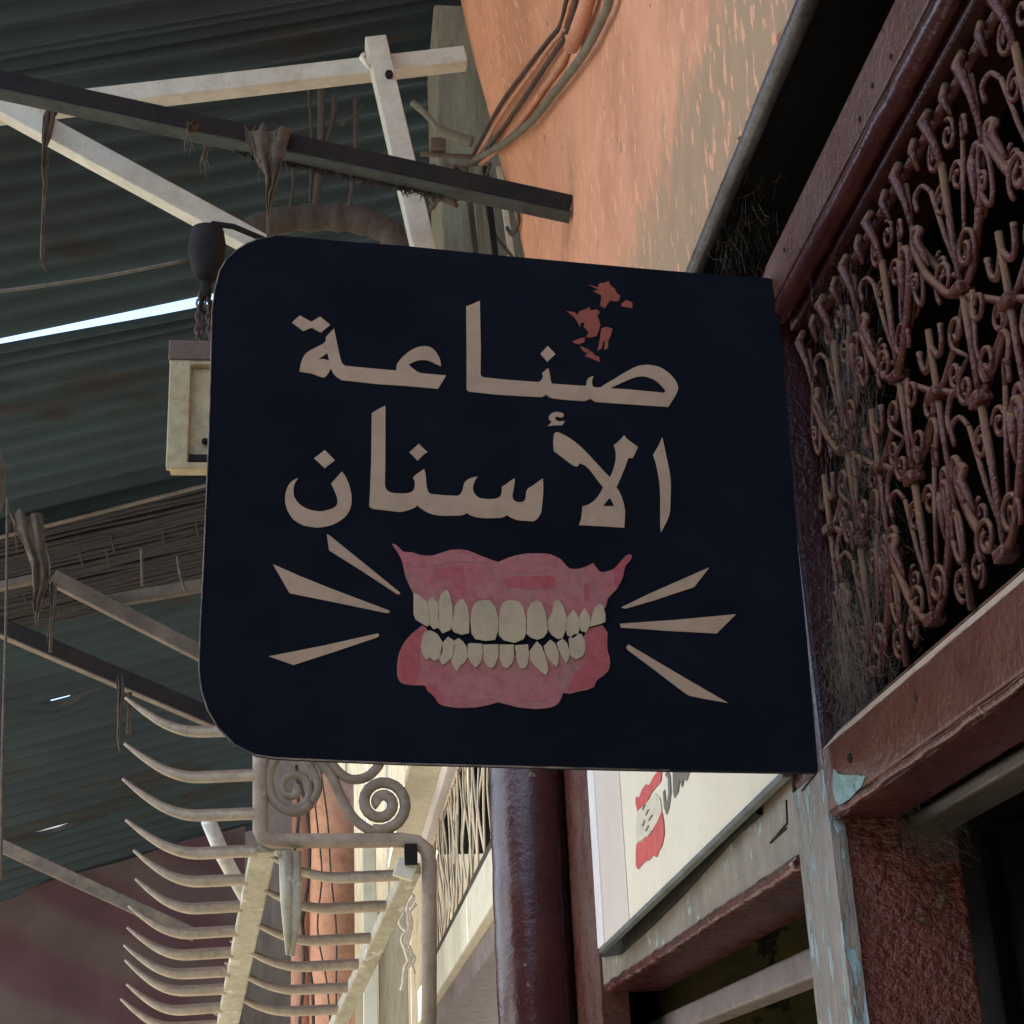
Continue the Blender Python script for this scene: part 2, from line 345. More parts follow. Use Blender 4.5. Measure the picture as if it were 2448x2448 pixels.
# ---- tin roof in sheets
def corr_sheet(y0, y1, x0, x1, seed, near=None, far=None, pitch=.10, amp=.020, lift=0):
    r = random.Random(seed); mb = MB(); nx = 28; ny = int((y1 - y0) / pitch * 8)
    ph = r.random() * 6; sk = r.uniform(-.003, .003)
    for i in range(nx + 1):
        x = x0 + (x1 - x0) * i / nx
        nx_ = near(x) if near else 0; a0 = y0 + .002 * math.sin(x * 5 + seed); a1 = y1 + (far(x) if far else 0)
        for k in range(ny + 1):
            v = k / ny; y = a0 + (a1 - a0) * v + nx_ * max(0, 1 - v / .16)
            yy = y0 + (y1 - y0) * v
            z = roofz(x, y) + lift + amp * math.sin(2 * math.pi * (yy - y0) / pitch + ph + sk * x * 20)
            z += .005 * math.sin(x * 1.3 + y * 2)
            mb.v.append(Vector((x, y, z)))
    w_ = ny + 1
    for i in range(nx):
        for k in range(ny): mb.f.append((i*w_+k, i*w_+k+1, (i+1)*w_+k+1, (i+1)*w_+k))
    return mb
def bump_gap(xc, hw, g):
    return lambda x: max(0, 1 - ((x - xc) / hw) ** 2) * g
def slit(x):                       # long wedge of daylight between two sheets
    x = x / 1.25
    if x < -1.10: return 0
    if x < -.60: return (x + 1.10) / .50 * .046
    if x < -.50: return .046
    return max(0, .046 * (1 - (x + .50) / .12))
troof = thing('tin_roof', 'dark green corrugated tin roof over the alley', 'roof', (-1, 5, 3))
S1, S2, S3 = onR(250, 775), onR(140, 1680), onR(120, 1985)      # the three slits of daylight
edges = [1.25 * v for v in (-5.4, -4.3, -3.3, -2.25, -1.2, -.15, .9, 1.95, 3.02, 4.02)] + [S1.y, (S1.y + S2.y) / 2, S2.y, S3.y, S3.y + .62]
SA, SB, SC_ = onR(-70, 830).x, onR(440, 742).x, onR(520, 728).x
def slit(x):                       # long wedge of daylight between two sheets
    if x < SA: return 0
    if x < SB: return (x - SA) / (SB - SA) * .027
    if x < SC_: return .027
    return max(0, .027 * (1 - (x - SC_) / .15))
for i in range(len(edges) - 1):
    y0, y1 = edges[i], edges[i + 1]
    ov = .07
    nearf = farf = None
    if i == 10: nearf = lambda x: (ov + slit(x)) if slit(x) > 0 else 0
    if i == 12:
        g1 = bump_gap(S2.x, .09, .020); nearf = lambda x: (ov + g1(x)) if g1(x) > 0 else 0
    if i == 13:
        g2 = bump_gap(S3.x, .16, .040); nearf = lambda x: (ov + g2(x)) if g2(x) > 0 else 0
    x1 = .50 if y1 < 5.1 else (.95 if y1 < 8.6 else -.37 - .04 * (i - 12))
    part('roof_sheet', corr_sheet(y0 - ov, y1, -2.9, x1, i + 1, nearf, farf, lift=.012 * (i % 2) + .01), m_roof, troof, smooth=True)

# reed mat slung under the roof
RY0, RY1 = onR(480, 1172, -.1).y, onR(480, 1400, -.1).y
tm = thing('reed_mat', 'dark reed matting slung under the tin roof left of the sign', 'mat', (-1.1, 7.6, 2.8))
for i in range(30):
    y = RY0 + i * (RY1 - RY0) / 29
    pts = [(x, y + .012 * math.sin(x * 3 + i) + random.uniform(-.004, .004), roofz(x, y) - .10 - .035 * math.sin((i / 29) * math.pi) + random.uniform(-.006, .006)) for x in [-2.2 + k * .22 for k in range(14)]]
    part('reed', MB().tube(pts, random.uniform(.009, .014), 6), m_reed, tm, smooth=True)
for x in (-1.44, -1.36, -1.16, -1.04, -1.01, -.78, -.62):
    y = random.uniform(RY0 + .05, RY1 - .2)
    part('tie', MB().beam((x, y, roofz(x, y) - .135), (x + .01, y + .11, roofz(x, y + .11) - .145), .010, .004), m_reed, tm)
a_, b_ = onR(60, 1268, -.13), onR(520, 1152, -.13)
a_ = a_ + (a_ - b_) * .6
solo('thin_pole', MB().tube([a_, (a_ + b_) / 2 + Vector((0, 0, -.005)), b_ + (b_ - a_) * .3], .010, 8), m_beam_tan, 'thin cream pole along the upper edge of the reed mat', 'pole', smooth=True)

# ---- tarp hanging at the far end
mb = MB(); nx, nz = 60, 40
for i in range(nx + 1):
    x = -5.0 + i * (5.0 - .50) / nx
    for k in range(nz + 1):
        q = k / nz; z = roofz(x, edges[-1] - .1) - .0 - q * 3.6
        y = edges[-1] - .10 + .06 * math.sin(x * 5.1 + q * 2) * q + .05 * math.sin(x * 2.3 + q * 5) + .10 * math.sin(q * 3.1) + .03 * math.sin(x * 9 + q * 9)
        mb.v.append(Vector((x, y, z)))
for i in range(nx):
    for k in range(nz): a0 = i*(nz+1)+k; mb.f.append((a0, a0+nz+1, a0+nz+2, a0+1))
solo('tarp', mb, m_tarp, 'faded maroon and tan tarp hanging at the far end of the alley', 'tarp', smooth=True)

# ------------------------------------------------------------------ roof steel
def bm(name, p, q, y, w, h, m, parent, ext=(0, 0)):
    a_, b_ = onY(*p, y), onY(*q, y); d = b_ - a_
    return part(name, MB().beam(a_ - d * ext[0], b_ + d * ext[1], w, h), m, parent, bevel=.004)
tt = thing('roof_truss', 'white painted steel truss under the roof above the sign', 'roof truss', (-.3, 4.04, 2.9))
bm('top_chord', (0, 268), (1112, 140), 4.07, .055, .058, m_beam_white, tt, (.7, 0))
bm('brace', (20, 262), (640, 600), 4.01, .055, .064, m_beam_white, tt, (.25, .55))
bm('strut', (897, 100), (1022, 640), 4.00, .062, .064, m_beam_white, tt, (0, .3))
for px, py in ((125, 262), (930, 180)):
    p = onY(px, py, 3.965); part('bolt', MB().tube([p + Vector((0, .02, 0)), p + Vector((0, -.012, 0))], .012, 6), m_beam_dark, tt)
p = onY(880, 150, 3.98); part('clip', MB().tube([p + Vector((-.012, 0, .03)), p + Vector((-.02, -.01, .01)), p + Vector((.005, 0, -.02))], .008, 6), m_white, tt, smooth=True)

a_, b_ = onY(0, 190, 3.69), onY(1366, 487, 3.69); d = b_ - a_
tb = thing('roof_tie_beam', 'dark dusty steel beam running down into the peach wall', 'beam', tuple(b_))
part('web', MB().beam(a_ - d * .6, b_, .012, .050), m_beam_dark, tb, bevel=.002)
dn = Vector((0, 0, -1)); 
part('flange', MB().beam(a_ - d * .6 + Vector((0, .026, -.026)), b_ + Vector((0, .026, -.026)), .052, .010), m_flange, tb, bevel=.002)

t2 = thing('roof_truss', 'dusty tan steel truss far down the alley left of the sign', 'roof truss', (-.8, 6, 2))
bm('brace', (128, 1382), (500, 1572), 5.75, .05, .055, m_beam_tan, t2, (0, .9))
bm('top_chord', (0, 1402), (110, 1378), 5.78, .04, .03, m_beam_tan, t2, (4, 0))
bm('cross_bar', (250, 1440), (495, 1398), 5.80, .04, .045, m_beam_tan, t2, (.05, 1))
a_, b_ = onY(10, 1498, 5.55), onY(500, 1708, 5.55); d = b_ - a_
t3 = thing('roof_tie_beam', 'dark sloping beam meeting the lower left corner of the sign', 'beam', tuple(b_))
part('web', MB().beam(a_ - d * 1.2, b_ + d * .25, .012, .055), m_beam_dark, t3, bevel=.002)
part('flange', MB().beam(a_ - d * 1.2 + Vector((0, .03, -.03)), b_ + d * .25 + Vector((0, .03, -.03)), .06, .010), m_beam_tan, t3, bevel=.002)
a_, b_ = onY(20, 2030, 8.0), onY(350, 2182, 8.0); d = b_ - a_
solo('sloping_pole', MB().beam(a_ - d * 1.5, b_ + d * .35, .05, .06), m_beam_tan, 'thin tan beam crossing in front of the maroon tarp', 'beam', bevel=.004)

# ------------------------------------------------------------------ the sign
YS = 2.06
outer = [(565,598),(590,582),(616,572),(654,565),(670,563),(800,575),(962,587),(1200,611),(1300,620),(1550,643),(1748,660),(1835,664),(1850,668),(1857,680),
         (1858,709),(1868,817),(1889,1071),(1907,1300),(1929,1526),(1956,1838),(1954,1846),(1900,1846),(1600,1841),(1300,1834),(962,1825),(700,1814),(652,1811),(609,1804),(561,1780),
         (522,1740),(496,1696),(482,1649),(476,1602),(478,1526),(485,1381),(493,1200),(502,962),(507,745),(513,694),(525,647),(541,620)]
def sg(px, off): return [onY(x, y, YS - off) for x, y in px]
tsign = thing('hanging_sign', 'navy shop sign with Arabic lettering and painted dentures, fixed edge-on to the wall', 'sign', tuple(onY(1920, 1800, YS)))
part('board', MB().plate([sg(outer, 0)], (0, -1, 0), .012), m_navy, tsign)
rim = sg(outer[22:] + outer[:4], .0005)
part('rim', MB().tube(rim, .0011, 5), m_rim, tsign, smooth=True)
A, B_, Q1, Q2 = (600, 600), (1200, 600), (600, 1200), (1200, 1200)
def flat(name, loops, off, m, th=.0012): return part(name, MB().plate([sg(l, off) for l in loops], (0, -1, 0), th), m, tsign)
def R(o, pts): return zp(o[0], o[1], pts)
flat('letter', [R(A, [(548,510),(560,570),(575,640),(590,710),(602,742),(620,757),(700,765),(830,777),(958,788),(962,750),(985,715),(1010,690),(1040,665),(1068,648),(1095,635),(1120,629),(1145,627),(1172,630),(1195,640),(1215,658),(1230,680),(1243,703),(1250,725),(1255,760),(1225,748),(1185,728),(1160,720),(1135,718),(1110,720),(1085,727),(1040,747),(1055,764),(1075,780),(1095,795),(1118,805),(1200,813),(1288,820),(1235,908),(1000,888),(840,878),(600,852),(565,830),(545,810),(528,773),(515,798),(505,815),(485,835),(455,828),(400,808),(320,795),(324,768),(328,745),(338,715),(350,690),(368,671),(390,655),(440,630),(465,618),(480,610),(495,590),(493,568)]),
                 R(A, [(443,715),(475,693),(503,672),(516,722),(480,712)])], .0012, m_cream)
flat('letter_dots', [R(A, [(270,472),(322,424),(398,467),(455,432),(523,486),(462,538),(400,505),(345,528)])], .0012, m_cream)
r3 = lambda p: (p[0] + 1656, p[1])
flat('letter', [R(A, [(1420,365),(1465,348),(1510,328),(1514,500),(1517,640),(1515,815),(1528,832),(1600,840),(1700,850)] + [r3(p) for p in
    [(245,865),(265,845),(272,825),(265,805),(285,788),(305,772),(312,795),(318,825),(322,855),(330,875),(440,883),(555,890),(560,855),(575,835),(590,829),(605,825),(595,850),(594,870),(598,890),(615,900),(650,900),(690,873),(740,845),(790,813),(840,785),(870,769),(900,757),(932,752),(965,750),(998,754),(1030,762),(1060,775),(1090,795),(1115,818),(1135,840),(1150,862),(1160,885),(1163,902),(1160,920),(1150,945),(1135,970),(1098,1028),(900,1015),(740,1004),(615,995),(600,985),(585,973),(565,982),(545,990),(400,980),(325,970),(308,961),(292,946),(278,956),(262,963)]] +
    [(1760,956),(1600,945),(1440,927),(1428,920),(1423,905),(1423,640)]),
    R(A, [r3(p) for p in [(712,905),(755,885),(800,865),(840,847),(880,832),(905,827),(930,825),(958,830),(985,840),(1012,853),(1035,870),(1055,892),(1072,910),(1080,924),(1068,935),(960,925),(830,912)]])], .0012, m_cream)
flat('letter_dot', [R(B_, [(302,625),(353,680),(300,730),(255,678)])], .0012, m_cream)
flat('letter_dot', [R(A, [(487,1313),(553,1380),(487,1432),(417,1367)])], .0012, m_cream)
flat('letter', [R(A, [(312,1498),(300,1513),(290,1530),(283,1550),(280,1572),(281,1598),(285,1620),(296,1642),(310,1660),(328,1677),(350,1690),(375,1702),(400,1710),(445,1718),(475,1716),(500,1710),(525,1704),(545,1695),(562,1682),(570,1665),(570,1640),(565,1615),(555,1590),(542,1560),(528,1535),(548,1513),(565,1495),(583,1473),(600,1455),(618,1478),(630,1500),(645,1535),(655,1570),(663,1605),(665,1640),(662,1672),(655,1700),(642,1727),(625,1750),(605,1768),(580,1785),(552,1800),(520,1812),(480,1820),(440,1825),(390,1819),(345,1810),(312,1793),(280,1770),(258,1742),(240,1710),(230,1680),(225,1650),(225,1625),(228,1600),(235,1574),(245,1550),(258,1530),(275,1515),(295,1505)])], .0012, m_cream)
flat('letter', [R(A, [(797,1070),(840,1043),(887,1020),(887,1300),(884,1540),(888,1562),(900,1580),(918,1591),(940,1597),(1010,1600),(1038,1597),(1060,1590),(1073,1577),(1080,1560),(1082,1530),(1078,1512),(1068,1495),(1088,1476),(1110,1460),(1143,1437),(1150,1465),(1155,1500),(1159,1545),(1165,1580),(1175,1595),(1190,1603),(1280,1612),(1360,1615),(1375,1610),(1385,1600),(1395,1580),(1400,1560),(1404,1540),(1412,1523),(1430,1508),(1450,1498),(1475,1491),(1498,1487),(1484,1503),(1475,1520),(1468,1542),(1465,1565),(1468,1588),(1478,1605),(1492,1620),(1510,1630),(1545,1635),(1580,1637),(1605,1635),(1625,1630),(1641,1622),(1650,1610),(1654,1596),(1655,1580),(1655,1555),(1680,1541),(1700,1525),(1740,1497),(1740,1530),(1735,1560),(1728,1592),(1725,1620),(1730,1638),(1742,1650),(1764,1657),(1785,1658),(1800,1651),(1810,1640),(1814,1622),(1815,1600),(1818,1584),(1827,1568),(1870,1540),(1926,1500),(1929,1550),(1928,1600),(1923,1660),(1916,1720),(1905,1745),(1891,1765),(1866,1783),(1800,1779),(1765,1776),(1735,1768),(1712,1757),(1690,1741),(1672,1752),(1650,1760),(1560,1763),(1515,1760),(1480,1755),(1450,1744),(1425,1727),(1405,1739),(1380,1745),(1280,1747),(1240,1745),(1200,1738),(1168,1726),(1140,1710),(1118,1695),(1098,1678),(1080,1693),(1060,1702),(1025,1714),(985,1722),(940,1717),(900,1712),(850,1706),(810,1702),(792,1695),(780,1683),(785,1600),(793,1400)])], .0012, m_cream)
flat('letter_dot', [R(A, [(1107,1272),(1165,1328),(1148,1335),(1100,1382),(1045,1328)])], .0012, m_cream)
flat('letter_hamza', [R(B_, [(302,1155),(318,1138),(330,1128),(318,1118),(310,1105),(310,1090),(322,1075),(340,1065),(358,1061),(375,1062),(392,1066),(405,1074),(410,1088),(400,1096),(385,1098),(368,1092),(352,1096),(350,1106),(358,1118),(380,1125),(415,1120),(400,1148),(350,1150)])], .0012, m_cream)
flat('letter', [R(B_, [(345,1205),(352,1197),(365,1195),(382,1200),(400,1208),(435,1227),(470,1250),(505,1278),(540,1310),(580,1352),(620,1395),(680,1460),(712,1492),(725,1467),(735,1440),(744,1410),(750,1380),(752,1355),(752,1330),(746,1305),(738,1280),(757,1267),(775,1250),(792,1232),(805,1215),(823,1236),(845,1255),(898,1293),(865,1365),(835,1365),(815,1420),(785,1495),(755,1560),(772,1583),(785,1610),(797,1640),(805,1670),(810,1695),(813,1720),(808,1825),(650,1815),(507,1808),(525,1760),(532,1683),(558,1678),(580,1668),(603,1652),(625,1630),(648,1597),(668,1558),(630,1510),(590,1455),(568,1432),(545,1412),(527,1405),(512,1400),(508,1412),(495,1422),(470,1415),(440,1394),(410,1370),(342,1318),(338,1260),(340,1230)]),
                 R(B_, [(710,1627),(728,1652),(742,1683),(667,1683),(688,1655)])], .0012, m_cream)
flat('letter', [R(B_, [(1058,1228),(1072,1290),(1083,1345),(1095,1400),(1105,1450),(1113,1500),(1115,1560),(1113,1620),(1112,1670),(1110,1710),(1104,1742),(1095,1770),(1072,1815),(1050,1857),(1046,1820),(1045,1780),(1045,1680),(1045,1620),(1042,1560),(1035,1500),(1025,1440),(1013,1390),(997,1345),(1030,1290)])], .0012, m_cream)
for o, p in ((Q1, [(500,210),(520,222),(750,408),(980,595),(985,607),(965,608),(740,460),(515,318)]), (Q1, [(145,410),(320,487),(500,560),(910,715),(917,728),(890,732),(570,665),(255,602)]),
             (Q1, [(118,1018),(480,947),(835,867),(847,876),(840,890),(560,985),(280,1075)]), (Q2, [(787,695),(870,655),(950,615),(1370,430),(1270,560),(1000,650),(815,703)]),
             (Q2, [(780,803),(1160,776),(1545,740),(1418,867),(1100,850),(785,828)]), (Q2, [(835,940),(1160,1133),(1492,1325),(1360,1303),(1235,1278),(1200,1255),(1030,1125),(830,975),(820,955)])):
    flat('ray', [R(o, p)], .0012, m_cream)
q2 = lambda p: (p[0] + 1656, p[1])
ug = [(930,275),(950,278),(968,292),(985,310),(1005,328),(1035,330),(1070,333),(1095,342),(1120,350),(1155,354),(1190,355),(1215,349),(1240,340),(1275,328),(1310,318),(1340,314),(1370,313),(1400,315),(1430,320),(1465,332),(1500,348),(1535,361),(1570,375),(1605,388),(1635,395),(1660,384),(1690,370),(1720,360),(1750,352),(1785,345),(1820,340),(1900,338)] + [q2(p) for p in [(270,339),(300,342),(325,347),(345,355),(370,366),(390,380),(408,400),(425,420),(437,432),(450,440),(490,443),(520,437),(545,430),(572,417),(600,402),(622,430),(640,455),(655,462),(675,462),(710,453),(740,440),(765,415),(790,385),(815,358),(840,344),(858,350),(852,378),(832,400),(815,420),(806,455),(800,490),(782,532),(760,570),(732,600),(700,635),(685,690),(640,760),(500,790),(300,800),(0,800)]] + [(1600,800),(1300,790),(1150,760),(1090,730),(1070,600),(1050,560),(1030,520),(1018,485),(1010,450),(1002,405),(990,370),(960,320)]
flat('upper_gum', [R(Q1, ug)], .0012, m_gum)
lg = [(1130,815),(1155,830),(1200,900),(1300,960),(1500,1010),(1800,1010)] + [q2(p) for p in [(300,1010),(450,985),(500,900),(545,885),(555,845),(600,828),(660,812),(680,838),(697,862),(694,920),(696,980),(708,1015),(713,1050),(711,1085),(703,1112),(670,1145),(640,1165),(620,1185),(610,1218),(560,1240),(500,1250),(450,1265),(405,1258),(395,1285),(385,1310),(370,1330),(350,1345),(320,1355),(290,1360),(220,1366),(120,1357),(50,1340)]] + [(1630,1320),(1600,1330),(1570,1338),(1525,1348),(1480,1355),(1430,1358),(1380,1358),(1335,1355),(1290,1348),(1262,1342),(1240,1330),(1225,1310),(1215,1290),(1190,1260),(1165,1245),(1150,1212),(1115,1208),(1080,1210),(1045,1207),(1010,1200),(993,1192),(980,1180),(970,1162),(965,1140),(963,1110),(965,1080),(970,1030),(980,990),(993,960),(1010,930),(1033,900),(1060,870),(1095,842)]
flat('lower_gum', [R(Q1, lg)], .0012, m_gum)
for o, p, m in ((Q1, [(1210,470),(1290,430),(1400,420),(1415,520),(1400,565),(1350,572),(1340,520),(1270,505),(1220,520)], m_gum_dark), (Q1, [(1665,510),(1760,490),(1956,485),(2010,500),(2000,560),(1860,578),(1690,560)], m_gum_dark),
             (Q2, [(790,385),(840,344),(858,350),(852,378),(815,420),(806,455),(800,490),(760,570),(735,540),(745,480),(720,455),(740,442)], m_gum_dark),
             (Q2, [(555,850),(600,830),(655,818),(690,862),(690,980),(705,1050),(697,1105),(640,1160),(600,1215),(500,1243),(430,1250),(470,1150),(560,1060),(560,950)], m_gum_dark),
             (Q1, [(1130,822),(1150,840),(1120,930),(1115,1000),(1110,1130),(1080,1205),(1010,1196),(972,1160),(972,1080),(985,990),(1015,930),(1065,870)], m_gum_dark),
             (Q1, [(1150,1215),(1165,1245),(1215,1290),(1240,1328),(1280,1340),(1270,1280),(1230,1220),(1190,1195)], m_gum_dark),
             (Q1, [(1080,350),(1190,362),(1320,340),(1440,345),(1560,385),(1500,400),(1380,390),(1250,410),(1130,430),(1060,420)], m_gum_pale), (Q1, [(1680,400),(1790,375),(1900,390),(1990,420),(1960,450),(1830,470),(1700,455)], m_gum_pale),
             (Q1, [(1430,560),(1560,520),(1640,470),(1640,600),(1560,640),(1440,640)], m_gum_pale), (Q1, [(1380,1150),(1480,1120),(1600,1160),(1600,1290),(1440,1320),(1330,1270)], m_gum_pale),
             (Q2, [(110,1170),(200,1140),(320,1180),(350,1270),(260,1320),(130,1300)], m_gum_pale), (Q2, [(540,540),(580,530),(580,640),(545,640)], m_gum_dark), (Q2, [(225,600),(290,565),(320,620),(310,700),(250,650)], m_gum_pale)):
    flat('gum_patch', [R(o, p)], .0015, m, .0002)
upper = [(Q1, [(1072,598),(1110,615),(1140,640),(1165,660),(1175,720),(1182,810),(1160,822),(1120,798),(1085,775),(1072,740)]), (Q1, [(1168,655),(1195,625),(1215,645),(1235,665),(1240,740),(1235,830),(1205,840),(1180,810),(1172,720)]),
 (Q1, [(1240,655),(1250,610),(1270,590),(1290,578),(1305,595),(1315,620),(1330,690),(1330,790),(1315,845),(1265,868),(1235,830),(1235,740)]), (Q1, [(1345,690),(1360,660),(1378,643),(1403,643),(1430,690),(1440,760),(1440,865),(1390,877),(1340,860),(1320,830),(1335,760)]),
 (Q1, [(1455,720),(1465,690),(1480,665),(1505,652),(1540,644),(1575,650),(1610,690),(1632,760),(1630,850),(1612,910),(1550,917),(1480,905),(1455,870),(1448,790)]), (Q1, [(1640,730),(1650,690),(1664,662),(1690,648),(1730,648),(1765,655),(1785,675),(1800,700),(1815,770),(1815,870),(1800,905),(1740,930),(1670,915),(1635,880),(1632,800)]),
 (Q1, [(1822,720),(1845,670),(1865,656),(1885,650),(1905,655),(1920,670),(1945,740),(1956,800),(1956,860),(1930,895),(1890,910),(1845,895),(1818,870)]), (Q2, [(305,780),(330,730),(345,655),(360,648),(378,648),(405,690),(425,745),(430,790),(420,850),(400,900),(370,905),(330,880),(302,840)]),
 (Q2, [(430,760),(470,710),(495,740),(510,770),(512,830),(505,870),(470,900),(430,880),(420,830)]), (Q2, [(512,750),(545,697),(575,745),(585,790),(575,830),(555,862),(520,850),(510,810)]), (Q2, [(590,760),(610,700),(640,672),(658,676),(670,690),(683,740),(683,790),(650,805),(610,815),(580,825),(585,790)])]
lower = [(Q1, [(1120,960),(1130,890),(1143,862),(1160,848),(1190,848),(1230,870),(1262,920),(1265,980),(1245,1030),(1210,1050),(1175,1025),(1160,1042),(1135,1010)]), (Q1, [(1262,930),(1300,888),(1335,910),(1345,960),(1335,1020),(1290,1060),(1265,1075),(1240,1040),(1250,1000)]),
 (Q1, [(1340,915),(1370,897),(1400,920),(1425,960),(1430,1020),(1410,1060),(1380,1080),(1360,1122),(1335,1085),(1320,1050),(1335,1000)]), (Q1, [(1430,940),(1445,930),(1525,935),(1530,990),(1520,1050),(1485,1095),(1450,1060),(1430,1020)]),
 (Q1, [(1530,940),(1632,938),(1635,1010),(1610,1075),(1585,1100),(1555,1080),(1535,1040)]), (Q1, [(1638,940),(1735,940),(1738,1010),(1725,1060),(1690,1100),(1660,1085),(1640,1030)]), (Q1, [(1740,945),(1828,938),(1835,1000),(1825,1070),(1805,1100),(1775,1095),(1755,1050)]),
 (Q2, [(180,985),(230,918),(262,950),(285,1010),(300,1060),(305,1110),(290,1145),(255,1120),(215,1080),(185,1040)]), (Q2, [(275,950),(318,908),(350,930),(375,985),(375,1040),(362,1090),(335,1070),(310,1040),(285,1000)]),
 (Q2, [(360,930),(400,900),(430,930),(450,990),(440,1030),(425,1065),(400,1030),(380,990)]), (Q2, [(440,900),(480,870),(525,870),(548,920),(550,980),(530,1020),(490,1040),(455,1020),(445,970)])]
for o, p in upper + lower:
    q = R(o, p); cx = sum(x for x, y in q) / len(q); cy = sum(y for x, y in q) / len(q)
    flat('tooth_outline', [q], .0024, m_tooth_edge, .0010)
    flat('tooth', [[(cx + (x - cx) * .992, cy + (y - cy) * .992) for x, y in q]], .0031, m_tooth, .0006)
for p in ([(570,222),(610,232),(632,240),(640,215),(680,208),(705,197),(715,225),(745,248),(755,275),(780,295),(772,328),(740,332),(715,325),(700,345),(678,378),(648,360),(655,315),(655,290),(630,278),(600,265),(625,258),(638,255)],
          [(785,350),(820,323),(860,340),(860,378),(835,372),(790,365)],
          [(425,395),(480,405),(500,420),(515,395),(545,385),(580,370),(582,392),(625,385),(648,405),(630,425),(640,455),(650,490),(640,520),(625,560),(580,572),(555,565),(572,535),(540,500),(545,470),(520,475),(515,505),(505,480),(480,440)],
          [(655,510),(690,500),(730,512),(720,550),(700,600),(700,640),(675,655),(680,600),(668,595),(660,640),(630,660),(640,610),(650,560)],
          [(465,595),(520,575),(548,570),(545,600),(510,615),(480,608)], [(515,625),(550,640),(580,655),(575,672),(545,668),(525,645)], [(545,690),(590,660),(615,690),(640,695),(648,732),(605,715)]):
    flat('paint_chip', [R(B_, p)], .0009, m_chip, .0008)

# ------------------------------------------------------------------ shop front joinery
tf = thing('shop_front', 'maroon wooden shop front frame with rails and posts carrying the sign', 'shop front', (.66, 2.15, GROUND))
X0 = .66
# near bay, upper rail: flat face, bead below, soffit behind
part('upper_rail', MB().profile([(X0, 1.166), (X0, 1.238), (X0+.006, 1.244), (.82, 1.244), (.82, 1.166)], (.3, 2.09)), m_railface, tf, bevel=.003)
bead = []
for i in range(60):
    y = .3 + i * (1.775 / 59); bead.append((X0 + .012 + random.uniform(-.0012, .0012), y, 1.150 + random.uniform(-.0012, .0012)))
part('moulding', MB().tube(bead, .015, 10), m_maroon, tf, smooth=True)
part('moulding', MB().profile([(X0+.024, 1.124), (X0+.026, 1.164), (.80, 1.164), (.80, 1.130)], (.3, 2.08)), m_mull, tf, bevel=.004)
# near bay, lower rail with dusty top chamfer
part('lower_rail', MB().profile([(X0, .412), (X0, .494), (X0+.030, .524), (.80, .526), (.80, .412)], (.3, 2.09)), m_railface, tf, bevel=.004)
lip = [(X0 + .005 + random.uniform(-.0015, .0015), .3 + i * .03, .407 + random.uniform(-.0018, .0018)) for i in range(60)]
part('moulding', MB().tube(lip, .0055, 8), m_maroon, tf, smooth=True)
part('head_strip', MB().profile([(.758, .380), (.755, .395), (.775, .408), (.82, .408), (.82, .380)], (.3, 2.085)), m_greystrip, tf, bevel=.004)
part('soffit', MB().box((X0+.008, .3, .400), (.75, 2.085, .4105)).box((X0+.006, 2.243, .366), (.80, 3.99, .3805)), m_mull, tf)  # separate dark maroon slabs, coloured to deepen the shade under the rails
# post under the sign: worn turquoise facing plus rough maroon body
part('post', MB().box((X0+.018, 2.090, GROUND), (.835, 2.235, .409)), m_rough, tf, bevel=.006)
fac = MB(); rr = random.Random(5)
zs = [GROUND + i * (.47 - GROUND) / 90 for i in range(91)]
for z in zs:
    j0, j1 = rr.uniform(-.0025, .0025), rr.uniform(-.0025, .0025)
    for x, y in ((X0+.02, 2.083+j0), (X0, 2.085+j0), (X0, 2.240+j1), (X0+.02, 2.242+j1)): fac.v.append(Vector((x, y, z)))
for i in range(90):
    for k in range(3): fac.f.append((i*4+k, i*4+k+1, i*4+k+5, i*4+k+4))
part('post_facing', fac, m_turq, tf)
part('upper_post', MB().box((X0+.001, 2.092, .47), (.735, 2.237, 1.243)), m_mull, tf, bevel=.008)
patch = [onX(x, y, X0-.0015) for x, y in ((1992,1838),(2003,1850),(2020,1853),(2045,1853),(2068,1855),(2058,1880),(2030,1910),(2005,1926),(1994,1905),(1990,1870))]
part('bare_patch', MB().plate([patch], (-1, 0, 0), .001), m_turq2, tf, label='bare turquoise patch where the maroon paint has flaked off')
hole = onX(2032, 1812, X0-.001)
part('screw_hole', MB().tube([hole + Vector((.004, 0, 0)), hole + Vector((-.002, 0, 0))], .006, 10), m_black, tf)
for px, py in ((1980,1540),(2190,1668),(1875,598),(2055,285),(2085,205),(2130,135)):
    h = onX(px, py, X0-.0005); part('nail_hole', MB().tube([h + Vector((.004, 0, 0)), h + Vector((-.001, 0, 0))], .0035, 8), m_black, tf)
# far bay
part('far_rail', MB().profile([(X0, .382), (X0, .500), (.80, .500), (.80, .382)], (2.243, 3.99)), m_rail2, tf, bevel=.003)
lip = [(X0 + .004 + random.uniform(-.002, .002), 2.245 + i * .03, .374 + random.uniform(-.002, .002)) for i in range(58)]
part('moulding', MB().tube(lip, .012, 8), m_maroon, tf, smooth=True)
part('inner_rail', MB().box((.80, 2.24, .262), (.86, 4.4, .312)), m_pinkrail, tf, bevel=.006)
part('far_panel', MB().box((X0+.004, 2.243, .502), (.70, 3.99, 1.24)), m_rail2, tf)
epf = MB(); 
for i in range(91):
    z = GROUND + i * (1.44 - GROUND) / 90; j = rr.uniform(-.004, .004); j2 = rr.uniform(-.002, .002)
    for x, y in ((X0+.06, 3.994+j2), (X0-.006, 3.994+j2), (X0-.006, 4.40+j), (X0+.06, 4.40)): epf.v.append(Vector((x, y, z)))
for i in range(90):
    for k in range(3): epf.f.append((i*4+k, i*4+k+1, i*4+k+5, i*4+k+4))
part('end_post', epf, m_railface, tf)
